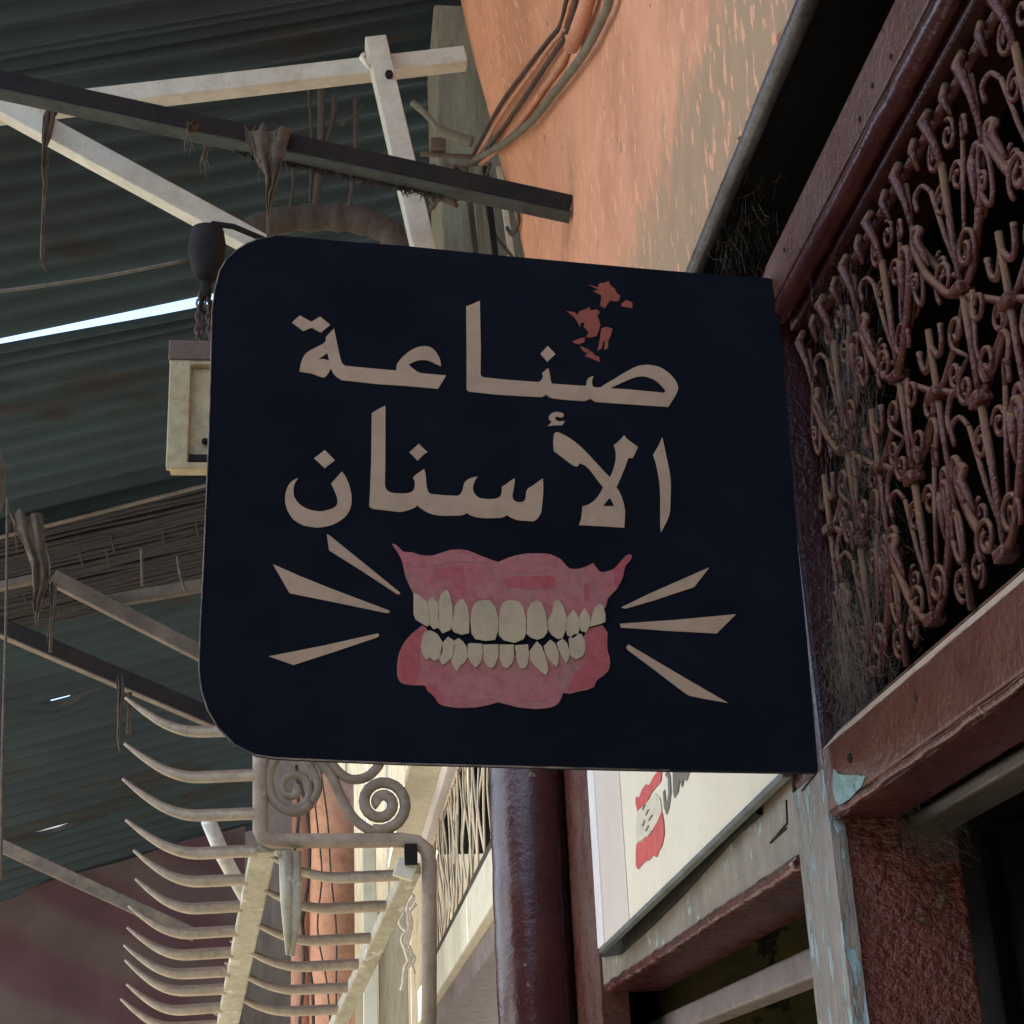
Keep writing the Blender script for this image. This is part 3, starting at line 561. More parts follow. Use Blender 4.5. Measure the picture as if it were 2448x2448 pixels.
part('recess_shade', MB().box((.672, .3, 1.462), (1.05, 4.4, 1.486)).box((.88, .3, 1.33), (.9, 4.4, 1.46)), m_dark, tf)  # black sheets stand in for the shade of the deep gap
# joints scored in the far rail
for a0, b0_ in (((1952,1847),(1918,1890)), ((1880,1912),(1882,1968)), ((1882,1968),(1842,2015)), ((1880,1980),(1842,2015))):
    p, q = onX(*a0, X0-.0008), onX(*b0_, X0-.0008); part('joint', MB().tube([p, (p+q)/2, q], .0016, 5), m_black, tf)

# round maroon column at the end of the shop
mb = MB(); cz = [GROUND + i * (1.47 - GROUND) / 60 for i in range(61)]
mb.tube([(.562 + rr.uniform(-.0015, .0015), 4.50, z) for z in cz], .108, 28)
solo('round_column', mb, m_maroon, 'glossy maroon round column beside the white poster board', 'column', smooth=True)

# pipe under the plaster wall, crumbs of old plaster along it
a_, b_ = onX(1664, 641, .652), onX(1908, 55, .652); d = (b_ - a_)
pp = [a_ + d * t + Vector((random.uniform(-.0006, .0006), 0, random.uniform(-.0006, .0006))) for t in [-2.0 + i * .12 for i in range(42)]]
solo('wall_pipe', MB().tube(pp, .0150, 14), m_pipe, 'grey painted pipe running along the foot of the peach wall', 'pipe', smooth=True)
mb = MB(); m_crumb = M('plaster_crumb', (.60, .27, .15), (.25, .17, .12), 30, .9)
for i in range(150):
    t = random.uniform(-.5, 2.2)
    p = a_ + d * t + Vector((.006 + random.uniform(0, .01), random.uniform(-.01, .01), .022 + random.uniform(0, .022))); s = random.uniform(.003, .010)
    if random.random() < .35: continue
    mb.add([p + Vector((-.006, -s*1.8, 0)), p + Vector((-.006, 0, s)), p + Vector((-.006, s*1.6, -s*.2)), p + Vector((-.004, 0, -s)), p + Vector((-.011, 0, 0))], [(0,3,4),(3,2,4),(2,1,4),(1,0,4)])
solo('plaster_crumbs', mb, m_crumb, 'orange plaster crumbs flaking along the pipe under the peach wall', 'plaster', kind='stuff')

# ------------------------------------------------------------------ iron grille
XG = .703
tg = thing('iron_grille', 'scrolled wrought iron grille with maroon paint between the shop front rails', 'grille', (XG, 1.6, .53))
def gp(y, z, dx=0): return Vector((XG + dx, y, z))
def spiral(cy, cz_, r0, r1, a0, turns, n=26, dx=0):
    out = []
    for i in range(n + 1):
        t = i / n; an = a0 + turns * 2 * math.pi * t; r = r0 + (r1 - r0) * t
        out.append(gp(cy + r * math.cos(an), cz_ + r * math.sin(an), dx))
    return out
def gpart(name, pts, r, n=7): return part(name, MB().tube(pts, r, n), m_iron, tg, smooth=True)
# horizontal carriers
gpart('top_bar', [gp(.3 + i * .06, 1.106 + random.uniform(-.0012, .0012), .006) for i in range(30)], .0075)
gpart('bottom_bar', [gp(.3 + i * .06, .538, .012) for i in range(30)], .007)
def collar(y, z):
    s = random.uniform(-.15, .15)
    part('collar', MB().beam(gp(y - .013, z - s * .01), gp(y + .013, z + s * .01), .022, .013), m_iron, tg, bevel=.003)
def motif(yc, z0, h, foot=True):
    gpart('bar', [gp(yc, z0), gp(yc + random.uniform(-.002, .002), z0 + h * .5), gp(yc, z0 + h)], .0050)
    for s in (-1, 1):
        dx = random.uniform(-.006, .006); q = h / .175
        pts = [(0.004, .004), (.026, .016), (.052, .042), (.074, .072), (.088, .098), (.097, .118), (.094, .134), (.082, .138), (.072, .128)]
        pts = [(a0 + random.uniform(-.002, .002), b0_ + random.uniform(-.002, .002)) for a0, b0_ in pts]
        gpart('scroll', smooth_path([gp(yc + s * a0, z0 + b0_ * q, dx) for a0, b0_ in pts], 4), .0056)
        if foot:
            gpart('curl', spiral(yc + s * .034, z0 + .036, .026, .007, (-.75 if s > 0 else math.pi + .75), s * 1.35, 24, -.004), .0034)
        gpart('curl', spiral(yc + s * .026, z0 + h * .80, .020, .005, (math.pi * .9 if s > 0 else .1 * math.pi), -s * 1.4, 22, .005), .0033)
        e0 = gp(yc + s * .072, z0 + .128 * q, dx)
        gpart('leaf', [e0 + Vector((0, 0, .004)), e0 + Vector((-.004, s * .006, -.010)), e0 + Vector((-.002, -s * .004, -.036)), e0 + Vector((0, -s * .008, -.050))], [.0052, .0068, .0042, .002])
        gpart('strut', [gp(yc + s * .004, z0 + .012, .006), gp(yc + s * .030, z0 + h * .55, .004), gp(yc + s * .052, z0 + h * .98, .006)], .0034)
        gpart('curl', spiral(yc + s * .060, z0 + h * .42, .019, .005, (math.pi * .5), -s * 1.3, 20, .008), .0032)
        gpart('tendril', smooth_path([gp(yc + s * .052, z0 + h * .98, .006), gp(yc + s * .066, z0 + h * 1.08, .002), gp(yc + s * .082, z0 + h * 1.04, -.002), gp(yc + s * .080, z0 + h * .92, -.002)], 4), .0034)
    collar(yc, z0 + .006)
cols = [1.090, 1.305, 1.521, 1.737, 1.953]
for yc in cols:
    motif(yc, .558, .180); collar(yc, .742)
    gpart('bar', [gp(yc, .735), gp(yc, .875)], .0048)
    for s in (-1, 1):
        pts = spiral(yc + s * .032, .842, .005, .022, 0, s * -1.2, 18) + [gp(yc + s * .010, .80)] + list(reversed(spiral(yc + s * .032, .772, .005, .022, 0, s * 1.2, 18)))
        gpart('curl', pts, .0034)
    motif(yc, .872, .170)
    for s in (-1, 1):
        gpart('curl', spiral(yc + s * .022, 1.066, .020, .005, math.pi / 2, s * -1.3, 20, .004), .0033)
        gpart('curl', spiral(yc + s * .066, .806, .019, .004, math.pi, s * 1.4, 20, .006), .0033)
        gpart('tendril', smooth_path([gp(yc + s * .008, .745, .003), gp(yc + s * .040, .775, .005), gp(yc + s * .074, .785, .003), gp(yc + s * .090, .765, .0), gp(yc + s * .084, .742, -.003)], 4), .0040)
        gpart('peg', [gp(yc + s * .054, 1.112, -.004), gp(yc + s * .052, 1.094, -.010), gp(yc + s * .055, 1.070, -.004)], [.005, .006, .003])
    gpart('peg', [gp(yc, 1.114, -.004), gp(yc, 1.098, -.014), gp(yc, 1.07, -.004), gp(yc, 1.035)], [.006, .008, .005, .0045])
    yh = yc + .1075
    for zl in (.625,): gpart('loop', [gp(yh + .014 * math.cos(t * .3306), zl + .030 * math.sin(t * .3306), -.003) for t in range(20)], .0033)
    for s in (-1, 1):
        gpart('lattice', smooth_path([gp(yc, .748, .003), gp(yc + s * .05, .772, .006), gp(yc + s * .1075, .806, .003)], 4), .0046)
        gpart('lattice', smooth_path([gp(yc, .870, .003), gp(yc + s * .05, .838, .006), gp(yc + s * .1075, .800, .003)], 4), .0046)
        gpart('curl', spiral(yh + s * .024, .578, .021, .005, math.pi * (1.5), s * 1.3, 20, .004), .0034)
        gpart('lattice', smooth_path([gp(yc + s * .006, .90), gp(yc + s * .055, .93, .005), gp(yc + s * .1, .995, .003)], 4), .0042)
    gpart('bar', [gp(yh, .54), gp(yh, .60), gp(yh + .002, .665)], [.005, .0045, .0036])
    zc = .955
    gpart('loop', [gp(yh + .015 * math.cos(t * .3306), zc + .036 * math.sin(t * .3306), -.003) for t in range(20)], .0034)
    gpart('curl', spiral(yh + .002, zc - .006, .011, .003, 1.2, 1.3, 16, -.006), .003)
    gpart('bar', [gp(yh, zc + .036), gp(yh, zc + .13)], .0042)
    for s in (-1, 1):
        gpart('prong', smooth_path([gp(yh, .690), gp(yh + s * .012, .712), gp(yh + s * .024, .708), gp(yh + s * .027, .688), gp(yh + s * .024, .650)], 4), [.0044] * 16 + [.003])
        gpart('prong', smooth_path([gp(yh, .862), gp(yh + s * .018, .842), gp(yh + s * .032, .850), gp(yh + s * .036, .874)], 4), .0042)
    gpart('bar', [gp(yh, .63), gp(yh + .003, .75), gp(yh, .885)], [.003, .0046, .0046])
    collar(yh, .802)
    gpart('peg', [gp(yh, 1.114, -.004), gp(yh, 1.096, -.013), gp(yh, 1.06, -.004), gp(yh, 1.02)], [.006, .008, .005, .0035])

# ------------------------------------------------------------------ poster board
tp = thing('poster_board', 'bright cream poster board with red dentures print below the sign', 'poster', (.63, 3.1, .49))
XP = .628
ya, yb = 2.335, 3.955
def pz(y):
    r1, r2 = ray(1872, 1842), ray(1437, 2266); z1, z2 = r1.z / r1.y * ya, r2.z / r2.y * yb
    return z1 + (z2 - z1) * (y - ya) / (yb - ya)
for _ in range(30):
    r_ = ray(1437, 2274); yb = .5 * yb + .5 * r_.y * (.640 - (yb - 2.3) * .026) / r_.x
    r_ = ray(1872, 1846); ya = .5 * ya + .5 * r_.y * (.640 - (ya - 2.3) * .026) / r_.x
def px_(y): return .640 - (y - 2.3) * .026
def psl(y0, y1, off, th, ztop=1.2, zoff=0):
    return MB().add([(px_(y0)-off, y0, pz(y0)+zoff), (px_(y1)-off, y1, pz(y1)+zoff), (px_(y1)-off, y1, ztop), (px_(y0)-off, y0, ztop), (px_(y0)-off+th, y0, pz(y0)+zoff), (px_(y1)-off+th, y1, pz(y1)+zoff), (px_(y1)-off+th, y1, ztop), (px_(y0)-off+th, y0, ztop)],
              [(0,3,2,1),(4,5,6,7),(0,1,5,4),(1,2,6,5),(2,3,7,6),(3,0,4,7)])
part('board', psl(ya, yb, 0, .008), m_poster, tp)
def onP(px, py, off):
    r = ray(px, py); t = .60 / r.x
    for _ in range(40): t = (px_(r.y * t) - off) / r.x
    return r * t
yl = onP(1502, 2150, 0).y
part('margin', psl(yl, yb - .06, .0015, .001), m_poster_pink, tp)
part('side_trim', psl(yb - .06, yb + .012, .005, .014), m_white_edge, tp, bevel=.002)
part('bottom_edge', MB().beam((px_(ya)+.004, ya-.004, pz(ya)-.006), (px_(yb)+.004, yb+.014, pz(yb)-.006), .014, .010), m_slate, tp, bevel=.002)
part('shade_strip', MB().plate([[onX(x, y, .651) for x, y in zp(1150, 1748, [(790,1492),(905,1474),(1085,1312),(1280,1118),(1400,985),(1530,840),(1665,690),(1740,625),(1825,552),(1815,530),(1640,640),(1350,930),(1100,1170),(800,1440)])]], (-1, 0, 0), .008), m_black, tp)  # black strip drawn in as the shadow under the board
part('top_blocker', MB().box((.585, ya, 1.201), (.66, yb, 1.215)), m_slate, tp)  # hidden, added to block light from the gap behind the board
part('end_cap', MB().box((.612, yb - .03, .50), (.655, yb - .02, 1.2)), m_dark, tp)
def pr(name, pts, m, off=.002):
    part(name, MB().plate([[onP(x, y, off) for x, y in zp(1150, 1748, pts)]], (-1, 0, 0), .0006), m, tp)
pr('printed_teeth', [(1150,410),(1180,445),(1192,520),(1165,590),(1110,685),(1030,735),(1018,650),(1030,530)], m_print_white, .0018)
pr('printed_gum', [(1190,245),(1188,300),(1183,335),(1150,370),(1120,410),(1090,470),(1060,500),(1030,530),(1017,470),(1020,430),(1040,440),(1060,385),(1085,350),(1110,355),(1130,310),(1160,270)], m_print_red, .0022)
pr('printed_gum', [(1190,530),(1203,600),(1207,680),(1190,760),(1170,790),(1160,830),(1130,820),(1110,850),(1085,855),(1060,880),(1035,912),(1020,890),(1020,800),(1025,740),(1060,730),(1080,700),(1110,690),(1135,640),(1165,600),(1175,560)], m_print_red, .0022)
pr('printed_letter', [(1225,250),(1245,290),(1252,400),(1240,500),(1222,552),(1205,500),(1199,400),(1210,385),(1215,450),(1226,478),(1234,400),(1230,310),(1214,290)], m_print_grey)
pr('printed_letter', [(1262,240),(1266,400),(1274,442),(1300,400),(1308,320),(1325,372),(1338,315),(1355,328),(1370,280),(1400,240)], m_print_grey)
for i in range(6):
    y0_ = 480 + i * 35; pr('tooth_line', [(1075 + i % 3 * 25, y0_), (1083 + i % 3 * 25, y0_ + 3), (1068 + i % 3 * 20, y0_ + 42), (1060 + i % 3 * 20, y0_ + 38)], m_print_grey, .003)

# ------------------------------------------------------------------ cables on the peach wall
def wallx(z):
    for (xa, za), (xb, zb) in zip(prof_w, prof_w[1:]):
        if za <= z <= zb: return xa + (xb - xa) * (z - za) / (zb - za)
    return prof_w[0][0] if z < prof_w[0][1] else prof_w[-1][0]
def onW(px, py, off):
    r = ray(px, py); t = .66 / r.x
    for _ in range(60): t = .5 * t + .5 * (wallx(r.z * t) - off) / r.x
    return r * t
def cable(px, x, r, m, label, cat='cable', name='cable', n=5, jit=.001):
    pts = smooth_path([onW(a0, b0_, .66 - x) for a0, b0_ in px], n)
    pts = [p + Vector((random.uniform(-jit, jit),) * 3) for p in pts]
    return solo(name, MB().tube(pts, r, 8), m, label, cat, smooth=True)
cable([(1470,-60),(1455,5),(1437,50),(1400,120),(1350,190),(1322,225),(1270,290),(1205,343),(1160,368),(1120,392),(1098,430)], .636, .0115, m_cable, 'thick grey green cable sagging across the peach wall')
cable([(1366,-40),(1352,10),(1338,62),(1310,98),(1255,170),(1200,245),(1150,335),(1125,385)], .648, .0065, m_cable_d, 'dark cable at the left edge of the bundle on the peach wall')
cable([(1376,-40),(1362,15),(1344,75),(1318,108),(1262,185),(1208,258),(1160,340),(1130,388)], .644, .0065, m_peachpipe, 'peach painted cable in the middle of the bundle on the wall')
cable([(1388,-40),(1374,20),(1350,88),(1330,120),(1280,195),(1225,275),(1170,350),(1138,392)], .646, .0075, m_cable_d, 'dark brown cable at the right edge of the bundle on the peach wall')
cable([(1350,60),(1360,100),(1345,150),(1298,215),(1250,285),(1190,355),(1150,392)], .650, .009, m_peachpipe, 'peach painted cord lying under the cable bundle')
solo('conduit_pipe', MB().tube([onW(1428, -80, .03), onW(1396, 30, .028), onW(1366, 112, .026)], .020, 12), m_peachpipe, 'peach painted conduit pipe ending among the cables at the top', 'pipe', smooth=True)
cable([(1172,392),(1160,440),(1168,520),(1190,570),(1225,615),(1245,650)], .640, .006, m_cable_d, 'thin black cord dropping behind the sign from the beam end')
cable([(1215,470),(1232,490),(1240,530),(1225,560),(1212,545)], .650, .007, m_cable_d, 'short stub of tangled cord at the wall corner', n=5)

# clutter at the corner beyond the plaster wall
solo('pale_pilaster', MB().box((.405, 4.95, 2.0), (1.2, 5.4, 4.05)), m_palewall, 'pale olive plaster pilaster beyond the peach wall corner', 'pilaster', bevel=.01)
tpst = thing('corner_posts', 'pale weathered posts in the gap beside the peach wall corner', 'posts', (.5, 5.2, 2))
for px0, px1, m in ((1125, 1145, m_brown), (1150, 1163, m_palewall), (1172, 1192, m_black), (1205, 1230, m_balc), (1240, 1262, m_palewall)):
    a_, b_ = onY(px0, 480, 4.8), onY(px1, 660, 4.8); a2 = onY(px0 - 12, 400, 4.8)
    part('post', MB().beam(a2, b_ + (b_ - a_) * 2, .020, .02, (0, 1, 0)), m, tpst, bevel=.002)
tj = thing('junction_box', 'small rusty junction box on a bracket beside the wall corner', 'junction box', tuple(onY(1055, 350, 4.9)))
c0 = onY(1047, 352, 4.85)
part('case', MB().box(c0 - Vector((.026, .03, .022)), c0 + Vector((.026, .03, .022))), m_lampcap, tj, bevel=.003)
part('bracket', MB().beam(onY(1005, 368, 4.85), onY(1130, 375, 4.85), .012, .012), m_lampcap, tj)
solo('pale_rope', MB().tube(smooth_path([onY(x, y, 4.7) for x, y in ((985,245),(1020,275),(1050,310),(1085,325),(1130,340))], 6), [.012]*12+[.02]*13, 8), m_cable, 'pale dusty rope sagging from the truss strut to the corner', 'rope', smooth=True)
mb = MB()
for i in range(16):
    p0 = onY(1050 + random.uniform(-15, 60), 400 + random.uniform(0, 60), 4.6)
    mb.tube(smooth_path([p0 + Vector((random.uniform(-.05, .05), random.uniform(-.03, .03), random.uniform(-.09, .03))) for k in range(5)], 4), random.uniform(.004, .010), 6)
solo('rag_tangle', mb, m_rag, 'tangle of dusty rags and cord beneath the beam at the wall corner', 'rags', kind='stuff', smooth=True)
# old sticks and wires hanging behind the truss
for (p, q, r, lb) in (((768,150),(752,520),.014,'thick brown stick hanging left of the white strut'), ((800,225),(778,345),.010,'short pale stick hanging behind the dark beam'), ((735,180),(742,480),.005,'thin wire hanging at the left of the brown sticks'),
                      ((850,230),(835,500),.008,'brown stick hanging just left of the white strut'), ((700,380),(688,520),.006,'thin stick hanging beneath the dark beam over the sign'), ((868,250),(815,300),.006,'loose slanting twig tied to the hanging sticks')):
    solo('hanging_stick', MB().tube(smooth_path([onY(*p, 4.9), (onY(*p, 4.9) + onY(*q, 4.9)) / 2 + Vector((.01, 0, 0)), onY(*q, 4.9)], 5), r, 6), m_brown, lb, 'stick', smooth=True, group='sticks hanging under the roof')
# rolled rusty bundle behind the sign's top edge
pts = smooth_path([onY(x, y, 4.4) for x, y in ((560,570),(640,535),(740,520),(850,525),(920,550),(965,600),(985,660))], 8)
solo('rolled_bundle', MB().tube(pts, [.042 + .003 * math.sin(i * 1.3) + random.uniform(-.004, .004) for i in range(len(pts))], 12), m_brown, 'dark brown rolled bundle curving just above the sign', 'bundle', smooth=True)

# ------------------------------------------------------------------ lantern, fitting, wire
tl = thing('hanging_lamp', 'cream box lamp with brown cap half hidden by the left edge of the sign', 'lamp', tuple(onY(480, 820, 3.3)))
def quadbox(x0, y0, x1, y1, yd, dep):
    return MB().box(tuple(min(a0, b0_) for a0, b0_ in zip(onY(x0, y0, yd), onY(x1, y1, yd))), tuple(max(a0, b0_) + (dep if i == 1 else 0) for i, (a0, b0_) in enumerate(zip(onY(x0, y0, yd), onY(x1, y1, yd)))))
lhouse = part('housing', quadbox(412, 866, 600, 1112, 3.325, .06), m_lampbox, tl, bevel=.002)
part('cap', quadbox(404, 812, 606, 860, 3.30, .09), m_lampcap, tl, bevel=.003)
part('frame', quadbox(406, 858, 448, 1118, 3.305, .02), m_lampbox, tl, bevel=.003)
part('frame', quadbox(406, 1104, 604, 1120, 3.303, .02), m_lampbox, tl, bevel=.003)
part('frame', quadbox(448, 858, 604, 872, 3.306, .02), m_lampbox, tl, bevel=.003)
part('latch', quadbox(452, 1086, 600, 1100, 3.312, .012), m_black, lhouse)
part('knob', MB().tube([onY(490, 1055, 3.327), onY(490, 1055, 3.305)], .008, 8), m_black, lhouse, smooth=True)
for i in range(7):
    for dx in (-14, 16):
        p = onY(488 + dx * (1 - i * .06), 806 - i * 16, 3.34)
        ln = [p + Vector((.008 * math.cos(t * .785) * (1 if i % 2 else .4), .008 * math.cos(t * .785) * (.4 if i % 2 else 1), .013 * math.sin(t * .785))) for t in range(9)]
        part('chain_link', MB().tube(ln, .0028, 5), m_lampcap, tl, smooth=True)
c0 = onY(492, 690, 3.34); hh = (onY(492, 545, 3.34) - c0).z
tk = thing('lamp_fitting', 'dark bell shaped fitting hanging beside the upper left corner of the sign', 'lamp fitting', tuple(c0))
part('shade', MB().lathe([(.012, .018), (.022, .022), (.034, .05), (.042, .09), (.044, hh * .7), (.038, hh * .95), (.022, hh)], c0, 18), m_black, tk, smooth=True)
part('stem', MB().lathe([(.008, -.03), (.014, -.02), (.014, 0), (.012, .02)], c0, 12), m_black, tk, smooth=True)
part('hook', MB().tube([c0 + Vector((0, 0, hh)), c0 + Vector((.012, 0, hh + .012)), c0 + Vector((.06, 0, hh + .005)), c0 + Vector((.16, .02, hh - .03))], .007, 6), m_black, tk, smooth=True)
part('chain_link', MB().tube([c0 + Vector((.012 * math.cos(t * .785), 0, -.045 + .018 * math.sin(t * .785))) for t in range(9)], .005, 6), m_black, tk, smooth=True)
solo('slack_wire', MB().tube(smooth_path([onY(x, y, 3.36) for x, y in ((-260,724),(0,696),(230,664),(450,622))], 6), .0042, 6), m_cable, 'thin grey wire running from the left to the bell shaped fitting', 'wire', smooth=True)

# ------------------------------------------------------------------ dust rags and strings hanging from the steel
def rag(pts_w, y, label, seed, name='dust_rag'):
    r = random.Random(seed); mb = MB(); n = 10
    for i, (px, py, hw) in enumerate(pts_w):
        for k in range(n + 1):
            u_ = k / n * 2 - 1
            p = onY(px + u_ * hw, py + (r.uniform(-9, 9) if hw > 8 else 0), y)
            p.y += .012 * math.sin(u_ * 7 + i * .9) * (1 if hw > 6 else .2) + r.uniform(-.009, .009) * (1 if hw > 8 else .3)
            mb.v.append(p)
    for i in range(len(pts_w) - 1):
        for k in range(n): a0 = i*(n+1)+k; mb.f.append((a0, a0+1, a0+n+2, a0+n+1))
    big = [q for q in pts_w if q[2] > 20]
    for i in range(26 if big else 5):
        px, py, hw = r.choice(big or pts_w[:-1]); p = onY(px + r.uniform(-1, 1) * hw, py + r.uniform(-8, 20), y)
        L_ = r.uniform(.02, .09); q = p + Vector((r.uniform(-.012, .012), r.uniform(-.01, .01), -L_))
        mb.tube([p, p.lerp(q, .5) + Vector((r.uniform(-.008, .008), 0, 0)), q], [.0016, .0012, .0006], 4)
    o = solo(name, mb, m_rag, label, 'rag', smooth=True)
    s = o.modifiers.new('solid', 'SOLIDIFY'); s.thickness = .0015
    return o
rag([(640,308,55),(640,335,50),(645,365,38),(648,390,26),(652,420,17),(650,450,13),(645,475,10),(642,500,5),(640,560,3),(638,640,3)], 3.66, 'brown dusty rag hanging off the dark beam above the sign', 1)
rag([(122,250,6),(116,285,14),(110,320,12),(108,350,6),(110,385,9),(106,405,6),(109,440,5),(104,500,3),(102,560,4),(101,610,5),(106,640,3),(110,648,2)], 3.95, 'long thin dusty string knotted round the white brace at the left', 2, 'dust_string')
rag([(60,1225,40),(70,1260,36),(82,1300,26),(98,1345,24),(100,1380,22),(98,1410,17),(92,1440,14),(88,1470,6),(86,1492,3)], 5.5, 'grey dusty rag hanging off the tan truss joint', 3)
rag([(122,1395,12),(126,1430,7),(124,1480,5),(121,1560,4)], 5.5, 'short dusty string beside the grey rag', 4, 'dust_string')
rag([(286,1620,10),(288,1650,8),(286,1700,5),(284,1760,4),(288,1795,3)], 5.4, 'dusty string hanging off the dark sloping beam by the prongs', 5, 'dust_string')
rag([(310,1655,6),(309,1700,5),(308,1755,6)], 5.42, 'shorter dusty string just right of another by the prongs', 6, 'dust_string')
rag([(493,350,8),(492,362,4)], 3.66, 'tiny scrap of rag stuck under the dark beam', 8, 'dust_string')
rag([(462,296,14),(455,308,10),(450,316,4)], 3.66, 'small pale scrap stuck on the dark beam', 9)
for (pts, lb) in ((((18,1190),(14,1500),(6,1800),(2,2100)), 'long thin cord hanging at the left edge in front of the tarp'), (((338,1310),(340,1400)), 'short thread hanging below the reed mat'), (((424,1330),(430,1370),(442,1410)), 'short bent thread hanging below the reed mat near the sign')):
    solo('loose_cord', MB().tube(smooth_path([onY(x, y, 5.3) for x, y in pts], 6), .005, 6), m_rag, lb, 'cord', smooth=True)
solo('old_sack', MB().tube(smooth_path([onY(x, y, 5.0) for x, y in ((-52,1060),(-34,1110),(-26,1160),(-28,1230),(-48,1290))], 5), [.05, .055, .058, .06, .06, .06, .06, .06, .058, .055, .05, .05, .05, .045, .04, .035, .03, .03, .03, .02, .01], 12), m_rag, 'brown sack edge poking in at the far left', 'sack', smooth=True)
# fringe of dust along the dark beam
a_f, b_f = onY(560, 313, 3.69), onY(1060, 421, 3.69)
mb = MB()
for i in range(420):
    t = random.random(); p = a_f + (b_f - a_f) * t; p = p + Vector((0, random.uniform(.045, .052), -.030))
    L_ = random.uniform(.004, .028) * (1.3 if random.random() < .15 else .7)
    mb.tube([p, p + Vector((random.uniform(-.006, .006), 0, -L_ * .6)), p + Vector((random.uniform(-.012, .012), 0, -L_))], [.0022, .0015, .0006], 4)
solo('dust_fringe', mb, m_webdark, 'fringe of dust hanging along the underside of the dark beam', 'dust', kind='stuff')

# cobwebs
def web(c, sp, n_, L_, m, label, seed, flat_x=.4, dirn=None):
    r = random.Random(seed); mb = MB(); c = Vector(c)
    for i in range(n_):
        p = c + Vector((r.gauss(0, sp[0]), r.gauss(0, sp[1]), r.gauss(0, sp[2])))
        dv = Vector((abs(r.gauss(0, flat_x)) * .5, r.gauss(0, 1), r.gauss(0, 1))) if dirn is None else Vector(dirn) + Vector((r.gauss(0, .35), r.gauss(0, .35), r.gauss(0, .35)))
        dv.normalize(); l_ = L_ * r.uniform(.4, 1.3); sag = Vector((0, 0, -l_ * r.uniform(0, .25)))
        mb.tube([p, p + dv * l_ * .5 + sag, p + dv * l_], r.uniform(.00008, .00022), 3, cap=False)
    solo('cobweb', mb, m, label, 'cobweb', kind='stuff')
web(onX(1755, 545, .70), (.03, .09, .05), 700, .045, m_web, 'grey cobwebs in the black gap between pipe and upper rail', 1)
web(onX(1830, 150, .72), (.012, .12, .02), 160, .06, m_webdark, 'dark cobwebs high in the gap beside the upper rail', 2)
web(onX(2030, 1625, .69), (.012, .045, .05), 1500, .04, m_web, 'dense cobwebs in the corner of the grille beside the sign', 3)
web(onX(2040, 1000, .70), (.015, .05, .12), 1500, .04, m_web, 'dusty cobwebs clogging the left side of the grille', 4)
web(onX(2080, 1450, .70), (.015, .06, .06), 900, .04, m_web, 'dusty cobwebs low in the grille above the rail', 6)
web(onX(2205, 1960, .77), (.02, .04, .02), 500, .045, m_web, 'pale cobwebs over the top of the rough red post', 5, dirn=(.2, -.4, -.8))

# ------------------------------------------------------------------ iron rack with prongs
tr = thing('prong_rack', 'pale iron display rack with curved prongs and scrolls below the sign', 'display rack', tuple(onY(800, 2010, 3.9)))
YR = 3.9
fr = [onY(x, y, YR) for x, y in ((622,1500),(622,1900),(622,1985),(630,2004),(650,2010),(800,2010),(960,2008),(998,2014),(1020,2032),(1026,2060),(1026,2300),(1024,2640))]
rframe = part('frame', MB().tube(fr, .018, 10), m_frame, tr, smooth=True)
la, lb_ = onY(630, 2028, YR + .02), onY(505, 2640, 5.35)
lrail = part('left_rail', MB().beam(la, lb_, .060, .022, (0, 0, 1)), m_rack, tr, bevel=.004)
ra, rb = onY(985, 2075, YR + .02), onY(718, 2640, 5.35)
rrail = part('right_rail', MB().beam(ra, rb, .045, .03, (0, 0, 1)), m_rack, tr, bevel=.004)
def at_py(a_, b_, py):
    lo, hi = 0., 1.
    for _ in range(40):
        t = (lo + hi) / 2; p = a_ + (b_ - a_) * t
        q = CY - F * p.dot(cu) / p.dot(cf)
        if q < py: lo = t
        else: hi = t
    return a_ + (b_ - a_) * t
def prong(p, L_, rise, r=.0150, to=None):
    sh = [(0.02, 0), (-.10, -.004), (-.30, -.022), (-.50, -.008), (-.68, .20), (-.85, .58), (-1.0, 1.0)]
    j = random.uniform(-.03, .03)
    pts = smooth_path([p + Vector((x * L_, .01 * x, z * rise + j * x * x * .3)) for x, z in sh], 4)
    n_ = len(pts); rs = [r * (1 - .84 * max(0, (i / n_ - .35) / .65) ** 1.5) for i in range(n_)]
    part('prong', MB().tube(pts, rs, 8), m_prong, to or rframe, smooth=True)
for y in (1745, 1853, 1945): prong(onY(608, y, YR), .315 + random.uniform(-.008, .008), .088)
prong(onY(608, 2034, YR), .300, .085)
for y in (2102, 2166, 2225, 2276, 2322, 2364, 2408, 2450): prong(at_py(la, lb_, y) + Vector((-.028, 0, 0)), .262 + random.uniform(-.008, .012), .078, .0145, lrail)
for y in (2092, 2165, 2242, 2304, 2360, 2412, 2462): prong(at_py(ra, rb, y) + Vector((-.018, 0, 0)), .335 + random.uniform(-.01, .01), .072, .014, rrail)
def sp2(cx_, cy_, r0, r1, a0, turns, n=34):
    return [onY(cx_ + (r0 + (r1 - r0) * i / n) * math.cos(a0 + turns * 6.2832 * i / n), cy_ + (r0 + (r1 - r0) * i / n) * math.sin(a0 + turns * 6.2832 * i / n), YR) for i in range(n + 1)]
part('scroll', MB().tube(sp2(912, 1920, 66, 8, 1.9, -1.9), .0135, 8), m_scroll, tr, smooth=True)
part('scroll', MB().tube(sp2(700, 1885, 52, 6, 2.6, -1.6), .0095, 8), m_scroll, tr, smooth=True)
part('scroll', MB().tube(smooth_path([onY(x, y, YR) for x, y in ((745,1800),(790,1850),(815,1905),(845,1955),(885,1985),(912,1988))], 5), .0120, 8), m_scroll, tr, smooth=True)
